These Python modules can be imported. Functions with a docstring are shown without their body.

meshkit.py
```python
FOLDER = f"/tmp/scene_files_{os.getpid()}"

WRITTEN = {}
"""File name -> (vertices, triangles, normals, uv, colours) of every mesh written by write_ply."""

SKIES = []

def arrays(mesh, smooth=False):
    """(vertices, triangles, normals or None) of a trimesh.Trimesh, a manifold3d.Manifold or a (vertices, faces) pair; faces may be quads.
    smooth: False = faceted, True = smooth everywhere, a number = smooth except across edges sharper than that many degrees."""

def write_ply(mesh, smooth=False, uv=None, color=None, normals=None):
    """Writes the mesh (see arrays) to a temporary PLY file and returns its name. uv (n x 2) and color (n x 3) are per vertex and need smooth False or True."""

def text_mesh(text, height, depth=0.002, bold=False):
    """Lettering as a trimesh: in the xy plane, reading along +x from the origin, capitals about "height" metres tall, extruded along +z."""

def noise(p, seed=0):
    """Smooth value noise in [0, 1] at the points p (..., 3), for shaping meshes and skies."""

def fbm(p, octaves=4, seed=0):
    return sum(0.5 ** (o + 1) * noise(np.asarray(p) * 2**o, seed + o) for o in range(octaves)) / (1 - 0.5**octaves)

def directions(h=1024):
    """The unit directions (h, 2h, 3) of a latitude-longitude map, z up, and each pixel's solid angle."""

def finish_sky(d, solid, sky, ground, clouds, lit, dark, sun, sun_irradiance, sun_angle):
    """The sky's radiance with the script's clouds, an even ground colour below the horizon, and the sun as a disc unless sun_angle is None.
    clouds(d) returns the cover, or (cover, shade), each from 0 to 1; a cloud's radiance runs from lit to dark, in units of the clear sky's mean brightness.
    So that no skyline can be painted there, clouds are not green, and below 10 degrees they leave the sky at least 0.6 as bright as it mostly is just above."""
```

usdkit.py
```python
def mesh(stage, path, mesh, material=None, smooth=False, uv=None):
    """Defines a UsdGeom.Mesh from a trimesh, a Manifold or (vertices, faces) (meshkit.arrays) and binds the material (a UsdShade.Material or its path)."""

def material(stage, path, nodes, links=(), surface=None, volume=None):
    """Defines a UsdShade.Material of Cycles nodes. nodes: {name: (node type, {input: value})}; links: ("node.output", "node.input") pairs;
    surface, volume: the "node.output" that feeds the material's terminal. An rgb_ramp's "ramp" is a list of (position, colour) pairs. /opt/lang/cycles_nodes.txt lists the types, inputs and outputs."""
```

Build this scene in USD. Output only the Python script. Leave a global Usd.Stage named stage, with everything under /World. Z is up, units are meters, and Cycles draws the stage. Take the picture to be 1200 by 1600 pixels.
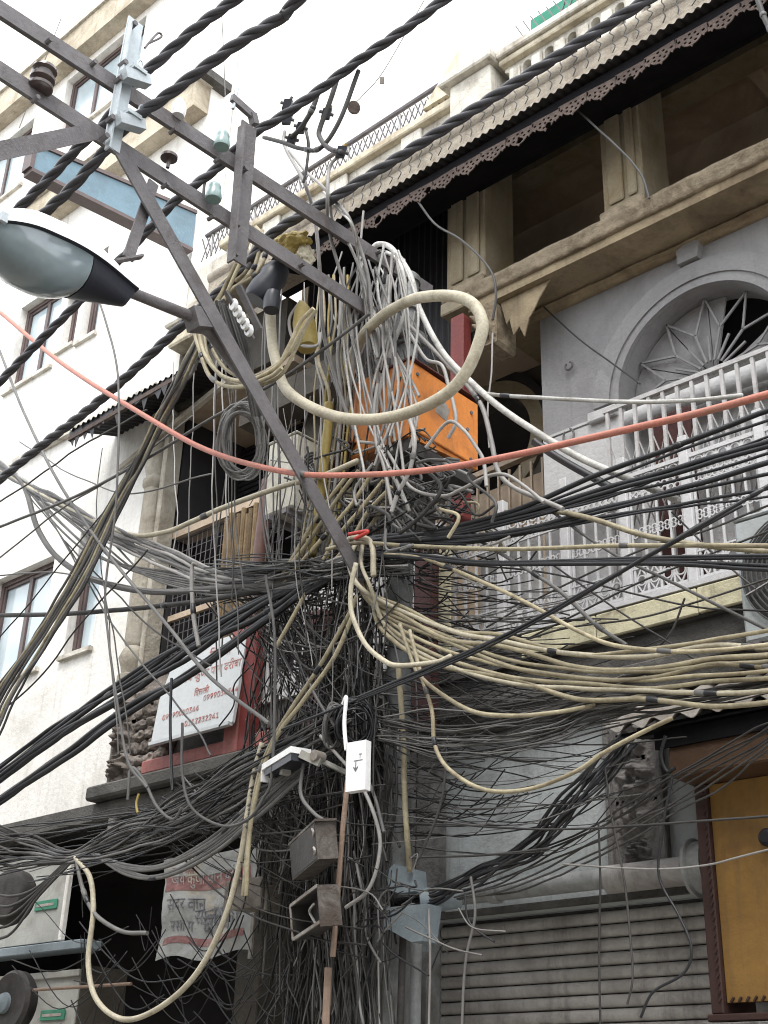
import math, random, json
import numpy as np, trimesh, usdkit, meshkit
from pxr import Usd, UsdGeom, UsdLux, UsdShade, Gf, Sdf
from shapely.geometry import Polygon, Point, box as sbox
from shapely.ops import unary_union

stage = Usd.Stage.CreateInMemory()
UsdGeom.SetStageUpAxis(stage, UsdGeom.Tokens.z)
UsdGeom.SetStageMetersPerUnit(stage, 1.0)
UsdGeom.Xform.Define(stage, '/World')
UsdGeom.Scope.Define(stage, '/World/Looks')

# ------------------------------------------------------------------ camera
FOC, PITCH, YAW, ROLL = 1981.0, math.radians(26.2), math.radians(46.8), 0.0322885911618951
CAM = np.array([0, 0, 1.6])
FWD = np.array([-math.cos(YAW) * math.cos(PITCH), math.sin(YAW) * math.cos(PITCH), math.sin(PITCH)])
_r = np.array([math.sin(YAW), math.cos(YAW), 0.0]); _u = np.cross(_r, FWD)
RGT = math.cos(ROLL) * _r + math.sin(ROLL) * _u
UPV = -math.sin(ROLL) * _r + math.cos(ROLL) * _u
cam = UsdGeom.Camera.Define(stage, '/World/camera')
cam.CreateHorizontalApertureAttr(36.0); cam.CreateVerticalApertureAttr(48.0)
cam.CreateFocalLengthAttr(FOC * 36 / 1200); cam.CreateClippingRangeAttr(Gf.Vec2f(0.05, 5000))
cam.CreateExposureAttr(2.1)
cam.AddTransformOp().Set(Gf.Matrix4d(*RGT, 0, *UPV, 0, *(-FWD), 0, *CAM, 1))

def _ray(px, py): return FWD + RGT * ((px - 600) / FOC) - UPV * ((py - 800) / FOC)
def at(px, py, Y):            # the point of the plane y = Y seen at a place of the photograph
    d = _ray(px, py); return CAM + d * (Y / d[1])
def atx(px, py, X):
    d = _ray(px, py); return CAM + d * (X / d[0])

# ------------------------------------------------------------------ sky and sun
SUN_TO = np.array([0.28, -0.42, 0.86]); SUN_TO /= np.linalg.norm(SUN_TO)
ELEV, ROT = math.asin(SUN_TO[2]), math.atan2(SUN_TO[0], SUN_TO[1])
skymat = usdkit.material(stage, '/World/Looks/overcast_sky', {
    'sky': ('sky_texture', {'sky_type': 'single_scattering', 'sun_disc': False, 'sun_elevation': ELEV, 'sun_rotation': ROT, 'aerosol_density': 2.0}),
    'co': ('texture_coordinate', {}),
    'n': ('noise_texture', {'scale': 2.2, 'detail': 5.0, 'roughness': 0.55}),
    'r': ('rgb_ramp', {'ramp': [(0.25, (0.74, 0.74, 0.74)), (0.6, (1, 1, 1))]}),
    'c': ('mix_color', {'fac': 0.9, 'b': (7.0, 7.2, 7.4)}),
    'm': ('mix_color', {'blend_type': 'multiply', 'fac': 0.35}),
    'bg': ('background_shader', {'strength': 0.1})},
    [('co.generated', 'n.vector'), ('n.fac', 'r.fac'), ('sky.color', 'c.a'), ('c.result', 'm.a'), ('r.color', 'm.b'), ('m.result', 'bg.color')], surface='bg.background')
dome = UsdLux.DomeLight.Define(stage, '/World/sky')
UsdShade.MaterialBindingAPI.Apply(dome.GetPrim()).Bind(skymat)
for k, v in (('kind', 'structure'), ('label', 'white overcast sky above the terrace'), ('category', 'sky')):
    dome.GetPrim().SetCustomDataByKey(k, v)
sun = UsdLux.DistantLight.Define(stage, '/World/sun')
sun.CreateNormalizeAttr(True); sun.CreateIntensityAttr(0.2); sun.CreateAngleAttr(25.0); sun.CreateColorAttr(Gf.Vec3f(1.0, 0.96, 0.9))
_z = SUN_TO; _x = np.cross([0, 0, 1], _z); _x /= np.linalg.norm(_x); _y = np.cross(_z, _x)
sun.AddTransformOp().Set(Gf.Matrix4d(*_x, 0, *_y, 0, *_z, 0, 0, 0, 30, 1))

# ------------------------------------------------------------------ materials
def mat(name, col, rough=0.8, var=0.25, scale=3.0, metal=0.0, bump=0.15, bscale=40.0, stain=None, streak=0.0, streakcol=(0.05, 0.045, 0.04), rand=0.0, spec=0.4, lo=0.45, hi=0.7, coat=0.0, fine=0.12):
    """base colour broken up by two noises; stain = colour of patches, streak = share of vertical runs of dirt; all in world space"""
    c = np.array(col, float)
    N = {'g': ('geometry', {}), 'n1': ('noise_texture', {'scale': scale, 'detail': 6.0, 'roughness': 0.6}),
         'n2': ('noise_texture', {'scale': bscale, 'detail': 4.0, 'roughness': 0.65}),
         'r1': ('rgb_ramp', {'ramp': [(0.3, tuple(c * (1 - var))), (0.7, tuple(np.minimum(c * (1 + var), 0.9)))]}),
         'fm': ('rgb_ramp', {'ramp': [(0.3, (1 - fine,) * 3), (0.7, (1, 1, 1))]}),
         'm0': ('mix_color', {'blend_type': 'multiply', 'fac': 1.0}),
         'b': ('bump', {'strength': min(1.0, bump * 2), 'distance': 0.012}),
         'p': ('principled_bsdf', {'roughness': rough, 'metallic': metal, 'specular_ior_level': spec, 'coat_weight': coat})}
    L = [('g.position', 'n1.vector'), ('g.position', 'n2.vector'), ('n1.fac', 'r1.fac'), ('n2.fac', 'fm.fac'), ('r1.color', 'm0.a'), ('fm.color', 'm0.b')]
    out = 'm0.result'
    if stain is not None:
        N['ns'] = ('noise_texture', {'scale': scale * 0.55, 'detail': 8.0, 'roughness': 0.72, 'distortion': 0.6})
        N['mo'] = ('vector_math', {'math_type': 'add', 'vector2': (7.3, 3.1, 5.7)})
        N['rs'] = ('rgb_ramp', {'ramp': [(lo, (0, 0, 0)), (hi, (1, 1, 1))]})
        N['ms'] = ('mix_color', {'b': stain})
        L += [('g.position', 'mo.vector1'), ('mo.vector', 'ns.vector'), ('ns.fac', 'rs.fac'), ('rs.color', 'ms.fac'), (out, 'ms.a')]; out = 'ms.result'
    if streak > 0:
        N['mp'] = ('mapping', {'scale': (9.0, 9.0, 0.55)})
        N['nk'] = ('noise_texture', {'scale': 1.0, 'detail': 6.0, 'roughness': 0.7})
        N['rk'] = ('rgb_ramp', {'ramp': [(0.52, (0, 0, 0)), (0.74, (streak,) * 3)]})
        N['mk'] = ('mix_color', {'b': streakcol})
        L += [('g.position', 'mp.vector'), ('mp.vector', 'nk.vector'), ('nk.fac', 'rk.fac'), ('rk.color', 'mk.fac'), (out, 'mk.a')]; out = 'mk.result'
    if rand > 0:
        N['oi'] = ('object_info', {})
        N['rr'] = ('rgb_ramp', {'ramp': [(0, (1 - rand,) * 3), (1, (1, 1, 1))]})
        N['mr'] = ('mix_color', {'blend_type': 'multiply', 'fac': 1.0})
        L += [('oi.random', 'rr.fac'), (out, 'mr.a'), ('rr.color', 'mr.b')]; out = 'mr.result'
    L += [(out, 'p.base_color')]
    if bump > 0: L += [('n2.fac', 'b.height'), ('b.normal', 'p.normal')]
    return usdkit.material(stage, '/World/Looks/' + name, N, L, surface='p.BSDF')

M = {
 'white_wall': mat('white_wall', (.77, .75, .71), .9, .1, 1.6, bump=.35, bscale=18, stain=(.48, .45, .39), streak=.55, streakcol=(.34, .32, .28), lo=.52, hi=.8),
 'white_cornice': mat('white_cornice', (.62, .59, .52), .9, .15, 4, bump=.4, stain=(.24, .2, .155), streak=.85, streakcol=(.11, .09, .07), lo=.47, hi=.72),
 'beige_band': mat('beige_band', (.52, .46, .36), .9, .18, 3, bump=.4, stain=(.25, .2, .14), streak=.5, streakcol=(.14, .11, .08)),
 'grey_wall': mat('grey_wall', (.5, .495, .49), .88, .08, 1.5, bump=.25, bscale=30, stain=(.30, .29, .3), streak=.25, streakcol=(.16, .15, .15), lo=.52, hi=.8),
 'upper_plaster': mat('upper_plaster', (.275, .27, .27), .9, .1, 1.5, bump=.25, bscale=30, stain=(.17, .16, .165), streak=.3, streakcol=(.1, .095, .095), lo=.48, hi=.75),
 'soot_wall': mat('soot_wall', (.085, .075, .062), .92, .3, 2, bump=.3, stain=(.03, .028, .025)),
 'ochre': mat('ochre', (.31, .245, .155), .85, .2, 3, bump=.4, bscale=30, stain=(.14, .1, .06), streak=.55, streakcol=(.1, .07, .04)),
 'column_paint': mat('column_paint', (.31, .265, .19), .85, .15, 3, bump=.3, stain=(.2, .15, .08), streak=.7, streakcol=(.15, .11, .06)),
 'rough_mould': mat('rough_mould', (.29, .235, .165), .95, .3, 7, bump=.6, bscale=28, stain=(.12, .09, .055), lo=.48, hi=.66),
 'brown_wall': mat('brown_wall', (.50, .40, .30), .9, .2, 2, bump=.2, stain=(.33, .25, .18)),
 'black_tin': mat('black_tin', (.024, .023, .026), .6, .3, 4, bump=.1, rand=.2),
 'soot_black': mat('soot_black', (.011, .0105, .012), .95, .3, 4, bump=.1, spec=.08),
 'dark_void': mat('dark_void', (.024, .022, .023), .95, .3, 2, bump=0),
 'rust_lace': mat('rust_lace', (.088, .063, .053), .9, .3, 12, bump=.5, stain=(.04, .028, .024), lo=.5, hi=.75),
 'cream_trim': mat('cream_trim', (.58, .52, .40), .85, .15, 5, bump=.3, stain=(.25, .2, .13), streak=.5, streakcol=(.12, .09, .06)),
 'cornice_dull': mat('cornice_dull', (.33, .29, .235), .9, .25, 6, bump=.5, stain=(.14, .11, .085), streak=.6, streakcol=(.09, .07, .05), lo=.48, hi=.72),
 'pale_yellow': mat('pale_yellow', (.56, .52, .36), .85, .1, 4, bump=.3, stain=(.2, .17, .11), lo=.52, hi=.68, streak=.4),
 'white_iron': mat('white_iron', (.52, .515, .52), .55, .1, 8, bump=.15, stain=(.2, .15, .12), lo=.62, hi=.75),
 'gate_iron': mat('gate_iron', (.40, .39, .385), .55, .15, 9, bump=.2, stain=(.12, .09, .075), lo=.58, hi=.7),
 'slab_dark': mat('slab_dark', (.10, .095, .088), .9, .3, 3, bump=.5, stain=(.035, .032, .03)),
 'blue_grey_wall': mat('blue_grey_wall', (.42, .45, .455), .88, .14, 2, bump=.25, stain=(.17, .18, .18), streak=.45, streakcol=(.09, .09, .09), lo=.5, hi=.72),
 'stone_relief': mat('stone_relief', (.2, .19, .185), .9, .3, 9, bump=.6, stain=(.07, .065, .062)),
 'rubble': mat('rubble', (.27, .235, .21), .95, .3, 9, bump=.8, stain=(.1, .08, .06), rand=.45),
 'carved_cream': mat('carved_cream', (.40, .37, .31), .9, .18, 4, bump=.5, bscale=25, stain=(.2, .17, .13), streak=.6, streakcol=(.14, .11, .08)),
 'shutter_steel': mat('shutter_steel', (.43, .415, .40), .5, .2, 4, bump=.2, stain=(.22, .2, .19), streak=.6, spec=.35),
 'pipe_steel': mat('pipe_steel', (.30, .31, .31), .5, .2, 5, bump=.2, stain=(.12, .11, .1)),
 'steel': mat('steel', (.135, .125, .13), .65, .2, 6, bump=.25, stain=(.055, .04, .033), lo=.5, hi=.75),
 'galvanised': mat('galvanised', (.42, .46, .48), .45, .12, 9, metal=.35, bump=.1),
 'pole_metal': mat('pole_metal', (.19, .2, .2), .5, .25, 8, metal=.2, bump=.2, stain=(.09, .08, .07)),
 'frame_brown': mat('frame_brown', (.10, .072, .068), .5, .2, 5, bump=.1),
 'orange_paint': mat('orange_paint', (.70, .25, .06), .5, .14, 4, bump=.1, stain=(.36, .13, .045), streak=.6, streakcol=(.2, .085, .04), lo=.5, hi=.75, coat=.08),
 'red_paint': mat('red_paint', (.15, .024, .021), .6, .2, 5, bump=.2, stain=(.09, .02, .018), lo=.55, hi=.75),
 'pink_paint': mat('pink_paint', (.34, .12, .11), .7, .15, 5, bump=.2, stain=(.16, .06, .05), streak=.4),
 'maroon': mat('maroon', (.075, .026, .024), .7, .2, 5, bump=.2),
 'brown_pipe': mat('brown_pipe', (.11, .055, .045), .5, .2, 5, bump=.1),
 'bamboo': mat('bamboo', (.23, .165, .09), .85, .25, 6, bump=.4, stain=(.13, .08, .04), rand=.4),
 'sign_white': mat('sign_white', (.52, .545, .56), .55, .04, 3, bump=.05, stain=(.45, .45, .43), lo=.6, hi=.85, streak=.2, streakcol=(.3, .28, .25)),
 'sign_red': mat('sign_red', (.42, .12, .1), .7, .25, 20, bump=0, stain=(.5, .42, .41), lo=.45, hi=.6),
 'banner': mat('banner', (.33, .335, .325), .65, .18, 5, bump=.3, bscale=12, stain=(.5, .42, .3), lo=.55, hi=.75),
 'banner_red': mat('banner_red', (.24, .11, .105), .7, .3, 10, bump=.1, stain=(.36, .25, .22), lo=.5, hi=.7),
 'banner_grey': mat('banner_grey', (.17, .17, .185), .7, .4, 10, bump=.1, stain=(.36, .35, .34), lo=.55, hi=.75),
 'board_black': mat('board_black', (.012, .013, .017), .55, .3, 5, bump=.1),
 'letter_pale': mat('letter_pale', (.34, .3, .27), .8, .3, 14, bump=.1),
 'cabinet_white': mat('cabinet_white', (.38, .38, .35), .6, .12, 4, bump=.1, stain=(.2, .18, .15)),
 'green_label': mat('green_label', (.025, .19, .11), .5, .2, 9, bump=0),
 'blue_board': mat('blue_board', (.135, .215, .265), .55, .12, 3, bump=.15, stain=(.09, .13, .16)),
 'ac_cream': mat('ac_cream', (.40, .38, .32), .6, .15, 4, bump=.1, stain=(.16, .14, .11), streak=.5),
 'ac_grey': mat('ac_grey', (.40, .44, .45), .55, .08, 4, bump=.1, stain=(.26, .26, .25), streak=.25),
 'grille_dark': mat('grille_dark', (.07, .075, .075), .5, .2, 9, bump=.1),
 'amber_sign': mat('amber_sign', (.27, .15, .04), .55, .15, 3, bump=.1, stain=(.14, .065, .022), streak=.4, lo=.55, hi=.8),
 'brown_board': mat('brown_board', (.075, .038, .018), .65, .2, 4, bump=.15),
 'frame_maroon': mat('frame_maroon', (.05, .024, .02), .6, .2, 6, bump=.15),
 'blue_box': mat('blue_box', (.205, .245, .27), .6, .12, 6, bump=.15, stain=(.15, .18, .2), lo=.55, hi=.75),
 'box_grey': mat('box_grey', (.27, .25, .225), .7, .2, 7, bump=.2, stain=(.1, .07, .05)),
 'box_worn': mat('box_worn', (.15, .138, .125), .75, .35, 9, bump=.3, stain=(.05, .036, .028), lo=.42, hi=.62, streak=.5),
 'box_dark': mat('box_dark', (.055, .05, .048), .7, .3, 8, bump=.2, stain=(.02, .018, .017)),
 'lamp_white': mat('lamp_white', (.76, .77, .77), .45, .04, 3, bump=.04),
 'lamp_dark': mat('lamp_dark', (.02, .022, .03), .4, .2, 4, bump=.05),
 'porcelain': mat('porcelain', (.74, .74, .73), .2, .04, 5, bump=0, coat=.4),
 'porcelain_brown': mat('porcelain_brown', (.06, .042, .038), .3, .2, 5, bump=0, coat=.4),
 'porcelain_green': mat('porcelain_green', (.21, .30, .29), .3, .12, 6, bump=0, coat=.3),
 'white_plastic': mat('white_plastic', (.82, .82, .82), .5, .04, 6, bump=.03, stain=(.55, .53, .48), lo=.6, hi=.8),
 'bare_wood': mat('bare_wood', (.27, .19, .145), .8, .2, 8, bump=.3, streak=.5, streakcol=(.16, .09, .06)),
 'brass': mat('brass', (.36, .23, .07), .5, .2, 6, bump=0, metal=.3),
 'red_tape': mat('red_tape', (.5, .06, .05), .5, .1, 6, bump=0),
 'opposite_wall': mat('opposite_wall', (.36, .34, .31), .9, .15, 2, bump=.2),
 'street_dust': mat('street_dust', (.24, .225, .2), .9, .2, 3, bump=.5),
 'cloth_green': mat('cloth_green', (.03, .2, .13), .8, .25, 7, bump=.2),
 'c_black': mat('cable_black', (.016, .0165, .02), .42, .3, 6, bump=.04, rand=.4, spec=.5),
 'c_aerial': mat('cable_aerial', (.06, .058, .064), .5, .25, 6, bump=.05, rand=.2),
 'c_grey': mat('cable_grey', (.165, .16, .155), .6, .25, 6, bump=.06, rand=.5),
 'c_dark': mat('cable_dark', (.068, .065, .062), .65, .3, 6, bump=.06, rand=.5),
 'c_coil': mat('cable_coil_grey', (.22, .215, .21), .6, .25, 8, bump=.06),
 'c_light': mat('cable_light', (.36, .345, .33), .55, .2, 6, bump=.06, rand=.35),
 'c_cream': mat('cable_cream', (.48, .42, .28), .55, .2, 8, bump=.1, bscale=60, rand=.35, stain=(.2, .16, .1), lo=.47, hi=.68, fine=.3),
 'c_ivory': mat('cable_ivory', (.54, .49, .37), .55, .15, 8, bump=.1, bscale=60, rand=.1, stain=(.24, .2, .13), lo=.5, hi=.74, fine=.3),
 'c_yellow': mat('cable_yellow', (.40, .30, .085), .5, .2, 5, bump=.05, rand=.3),
 'c_white': mat('cable_white', (.54, .53, .5), .55, .15, 9, bump=.1, bscale=60, rand=.2, stain=(.2, .185, .16), lo=.48, hi=.7, fine=.3),
 'c_red': mat('cable_red', (.52, .19, .14), .55, .15, 9, bump=.1, bscale=60, stain=(.33, .17, .125), lo=.48, hi=.7, fine=.25),
}
M['window_glass'] = usdkit.material(stage, '/World/Looks/window_glass', {
    'g': ('geometry', {}), 'n': ('noise_texture', {'scale': 2.0, 'detail': 3.0}), 'r': ('rgb_ramp', {'ramp': [(.3, (.3, .38, .42)), (.7, (.5, .57, .6))]}),
    'p': ('principled_bsdf', {'roughness': .08, 'specular_ior_level': .8})},
    [('g.position', 'n.vector'), ('n.fac', 'r.fac'), ('r.color', 'p.base_color')], surface='p.BSDF')
M['lamp_bowl'] = usdkit.material(stage, '/World/Looks/lamp_bowl', {
    'g': ('geometry', {}), 'n': ('noise_texture', {'scale': 5.0, 'detail': 5.0}), 'r': ('rgb_ramp', {'ramp': [(.3, (.13, .165, .18)), (.75, (.22, .27, .29))]}),
    'p': ('principled_bsdf', {'roughness': .16, 'specular_ior_level': .6, 'coat_weight': .6})},
    [('g.position', 'n.vector'), ('n.fac', 'r.fac'), ('r.color', 'p.base_color')], surface='p.BSDF')

# ------------------------------------------------------------------ helpers
class MB:
    """collects pieces and makes them one mesh of the scene"""
    def __init__(s): s.v, s.f, s.n = [], [], 0
    def add(s, v, f):
        v = np.asarray(v, float); f = np.asarray(f, int)
        if f.shape[1] == 4: f = np.vstack([f[:, [0, 1, 2]], f[:, [0, 2, 3]]])
        s.v.append(v); s.f.append(f + s.n); s.n += len(v); return s
    def tm(s, m): return s.add(m.vertices, m.faces)
    def hexa(s, a, b):        # four corners below, four above, both counter-clockwise seen from above
        return s.add(np.vstack([a, b]), [[3, 2, 1, 0], [4, 5, 6, 7], [0, 1, 5, 4], [1, 2, 6, 5], [2, 3, 7, 6], [3, 0, 4, 7]])
    def box(s, x0, x1, y0, y1, z0, z1):
        a = [[x0, y0, z0], [x1, y0, z0], [x1, y1, z0], [x0, y1, z0]]; b = [[p[0], p[1], z1] for p in a]
        return s.hexa(np.array(a, float), np.array(b, float))
    def bev(s, x0, x1, y0, y1, z0, z1, r=.01):   # a box with chamfered edges
        import manifold3d as m3
        pts = []
        for x in (x0, x1):
            for y in (y0, y1):
                for z in (z0, z1):
                    cx = x + (r if x == x0 else -r); cy = y + (r if y == y0 else -r); cz = z + (r if z == z0 else -r)
                    pts += [[x, cy, cz], [cx, y, cz], [cx, cy, z]]
        h = m3.Manifold.hull_points(np.array(pts, float)); m = h.to_mesh()
        return s.add(m.vert_properties[:, :3], m.tri_verts)
    def obox(s, c, ax, ay, az):   # centre and three half axes
        c, ax, ay, az = (np.asarray(q, float) for q in (c, ax, ay, az))
        if np.dot(np.cross(ax, ay), az) < 0: ax = -ax
        a = [c - ax - ay - az, c + ax - ay - az, c + ax + ay - az, c - ax + ay - az]
        return s.hexa(np.array(a), np.array(a) + 2 * az)
    def bar(s, p, q, w, h, up=(0, 0, 1)):
        p, q = np.asarray(p, float), np.asarray(q, float); d = q - p; L = np.linalg.norm(d); d /= L
        if abs(np.dot(d, up)) > .999: up = (0, 1, 0) if abs(d[1]) < .9 else (1, 0, 0)
        sd = np.cross(d, up); sd /= np.linalg.norm(sd); u = np.cross(sd, d)
        return s.obox((p + q) / 2, d * L / 2, sd * w / 2, u * h / 2)
    def angle(s, p, q, w, t, up=(0, 0, 1), flip=1):   # steel angle: two flanges
        p, q = np.asarray(p, float), np.asarray(q, float); d = (q - p) / np.linalg.norm(q - p)
        sd = np.cross(d, up); sd /= np.linalg.norm(sd); u = np.cross(sd, d)
        s.bar(p, q, t, w, up); o = u * (w / 2 - t / 2) + sd * flip * (w / 2 + t / 2 + .0005)
        return s.bar(p + o, q + o, w, t, up)
    def tube(s, P, r, n=6, cap=True):
        P = np.asarray(P, float); k = len(P)
        T = np.gradient(P, axis=0); T /= np.linalg.norm(T, axis=1, keepdims=True) + 1e-12
        a = np.array([0, 0, 1.0]) if abs(T[0, 2]) < .9 else np.array([1.0, 0, 0])
        nv = np.cross(T[0], a); nv /= np.linalg.norm(nv); R = np.broadcast_to(np.asarray(r, float), (k,))
        th = np.arange(n) * 2 * math.pi / n; c, sn = np.cos(th)[:, None], np.sin(th)[:, None]; V = []
        for i in range(k):
            nv = nv - T[i] * np.dot(nv, T[i]); nv /= np.linalg.norm(nv) + 1e-12; b = np.cross(T[i], nv)
            V.append(P[i] + R[i] * (c * nv + sn * b))
        V = np.concatenate(V); i, j = np.meshgrid(np.arange(k - 1), np.arange(n), indexing='ij'); j2 = (j + 1) % n
        F = np.stack([i * n + j, i * n + j2, (i + 1) * n + j2, (i + 1) * n + j], -1).reshape(-1, 4)
        F = np.vstack([F[:, [0, 1, 2]], F[:, [0, 2, 3]]])
        if cap:
            V = np.vstack([V, P[0], P[-1]]); e = np.arange(n); e2 = (e + 1) % n; z = (k - 1) * n
            F = np.vstack([F, np.stack([np.full(n, k * n), e2, e], 1), np.stack([np.full(n, k * n + 1), z + e, z + e2], 1)])
        return s.add(V, F)
    def cyl(s, p, q, r, n=16, r2=None): return s.tube([p, q], [r, r if r2 is None else r2], n)
    def lathe(s, base, axis, prof, n=20):   # prof: (radius, distance along axis)
        axis = np.asarray(axis, float) / np.linalg.norm(axis); a = np.array([0, 0, 1.0]) if abs(axis[2]) < .9 else np.array([1.0, 0, 0])
        u = np.cross(axis, a); u /= np.linalg.norm(u); w = np.cross(axis, u); th = np.arange(n) * 2 * math.pi / n
        V = np.concatenate([np.asarray(base, float) + axis * h + max(r, 1e-5) * (np.cos(th)[:, None] * u + np.sin(th)[:, None] * w) for r, h in prof])
        k = len(prof); i, j = np.meshgrid(np.arange(k - 1), np.arange(n), indexing='ij'); j2 = (j + 1) % n
        return s.add(V, np.stack([i * n + j, i * n + j2, (i + 1) * n + j2, (i + 1) * n + j], -1).reshape(-1, 4))
    def poly(s, g, O, U, V, t):     # a shapely shape in the frame O, U, V, extruded by t along U x V
        U, V = np.asarray(U, float), np.asarray(V, float); Nn = np.cross(U, V)
        for q in getattr(g, 'geoms', [g]):
            if q.is_empty or q.area < 1e-9: continue
            m = trimesh.creation.extrude_polygon(q, 1.0, engine='earcut'); p = m.vertices
            s.add(np.asarray(O, float) + p[:, :1] * U + p[:, 1:2] * V + p[:, 2:] * Nn * t, m.faces)
        return s
    def wall(s, g, y0, t): return s.poly(g, (0, y0 + t, 0), (1, 0, 0), (0, 0, 1), t)   # polygon in x, z; front face at y0
    def mesh(s): return np.concatenate(s.v), np.concatenate(s.f)

NAMES = {}
def uniq(parent, name):
    k = (str(parent), name); n = NAMES.get(k, 0); NAMES[k] = n + 1
    return f'{parent}/{name}' if n == 0 else f'{parent}/{name}_{n:03d}'
def tag(p, label=None, cat=None, group=None, kind=None):
    for k, v in (('label', label), ('category', cat), ('group', group), ('kind', kind)):
        if v: p.SetCustomDataByKey(k, v)
    return p
def thing(name, label, cat, loc=(0, 0, 0), group=None, kind=None):
    x = UsdGeom.Xform.Define(stage, uniq('/World', name)); x.AddTranslateOp().Set(Gf.Vec3d(*map(float, loc)))
    ORIG[str(x.GetPath())] = np.asarray(loc, float)
    return tag(x.GetPrim(), label, cat, group, kind)
ORIG = {}
def lean(prim, deg):      # tilts a hung thing sideways about its base
    UsdGeom.Xformable(prim).AddOrientOp().Set(Gf.Quatf(Gf.Rotation(Gf.Vec3d(-math.cos(YAW), math.sin(YAW), 0), deg).GetQuat()))
def part(parent, name, mb, m, smooth=35, label=None):
    """a mesh under a thing (or part); its points are given in the world and stored about the thing's base"""
    path = str(parent.GetPath()); o = np.zeros(3)
    for k, q in ORIG.items():
        if path == k or path.startswith(k + '/'): o = q
    v, f = mb.mesh()
    g = usdkit.mesh(stage, uniq(path, name), (v - o, f), M[m] if isinstance(m, str) else m, smooth=smooth)
    return tag(g.GetPrim(), label)
def single(name, mb, m, label, cat, group=None, kind=None, smooth=35):
    g = usdkit.mesh(stage, uniq('/World', name), mb.mesh(), M[m] if isinstance(m, str) else m, smooth=smooth)
    return tag(g.GetPrim(), label, cat, group, kind)
def spline(P, per=8):
    P = np.asarray(P, float)
    if len(P) == 2: return P[0] + (P[1] - P[0]) * np.linspace(0, 1, per + 1)[:, None]
    Q = np.vstack([2 * P[0] - P[1], P, 2 * P[-1] - P[-2]]); out = []
    for i in range(1, len(Q) - 2):
        t = np.linspace(0, 1, per, endpoint=False)[:, None]; a, b, c, d = Q[i - 1], Q[i], Q[i + 1], Q[i + 2]
        out.append(.5 * (2 * b + (c - a) * t + (2 * a - 5 * b + 4 * c - d) * t * t + (-a + 3 * b - 3 * c + d) * t ** 3))
    return np.vstack(out + [P[-1:]])
def rect(x0, x1, z0, z1): return sbox(min(x0, x1), min(z0, z1), max(x0, x1), max(z0, z1))
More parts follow.
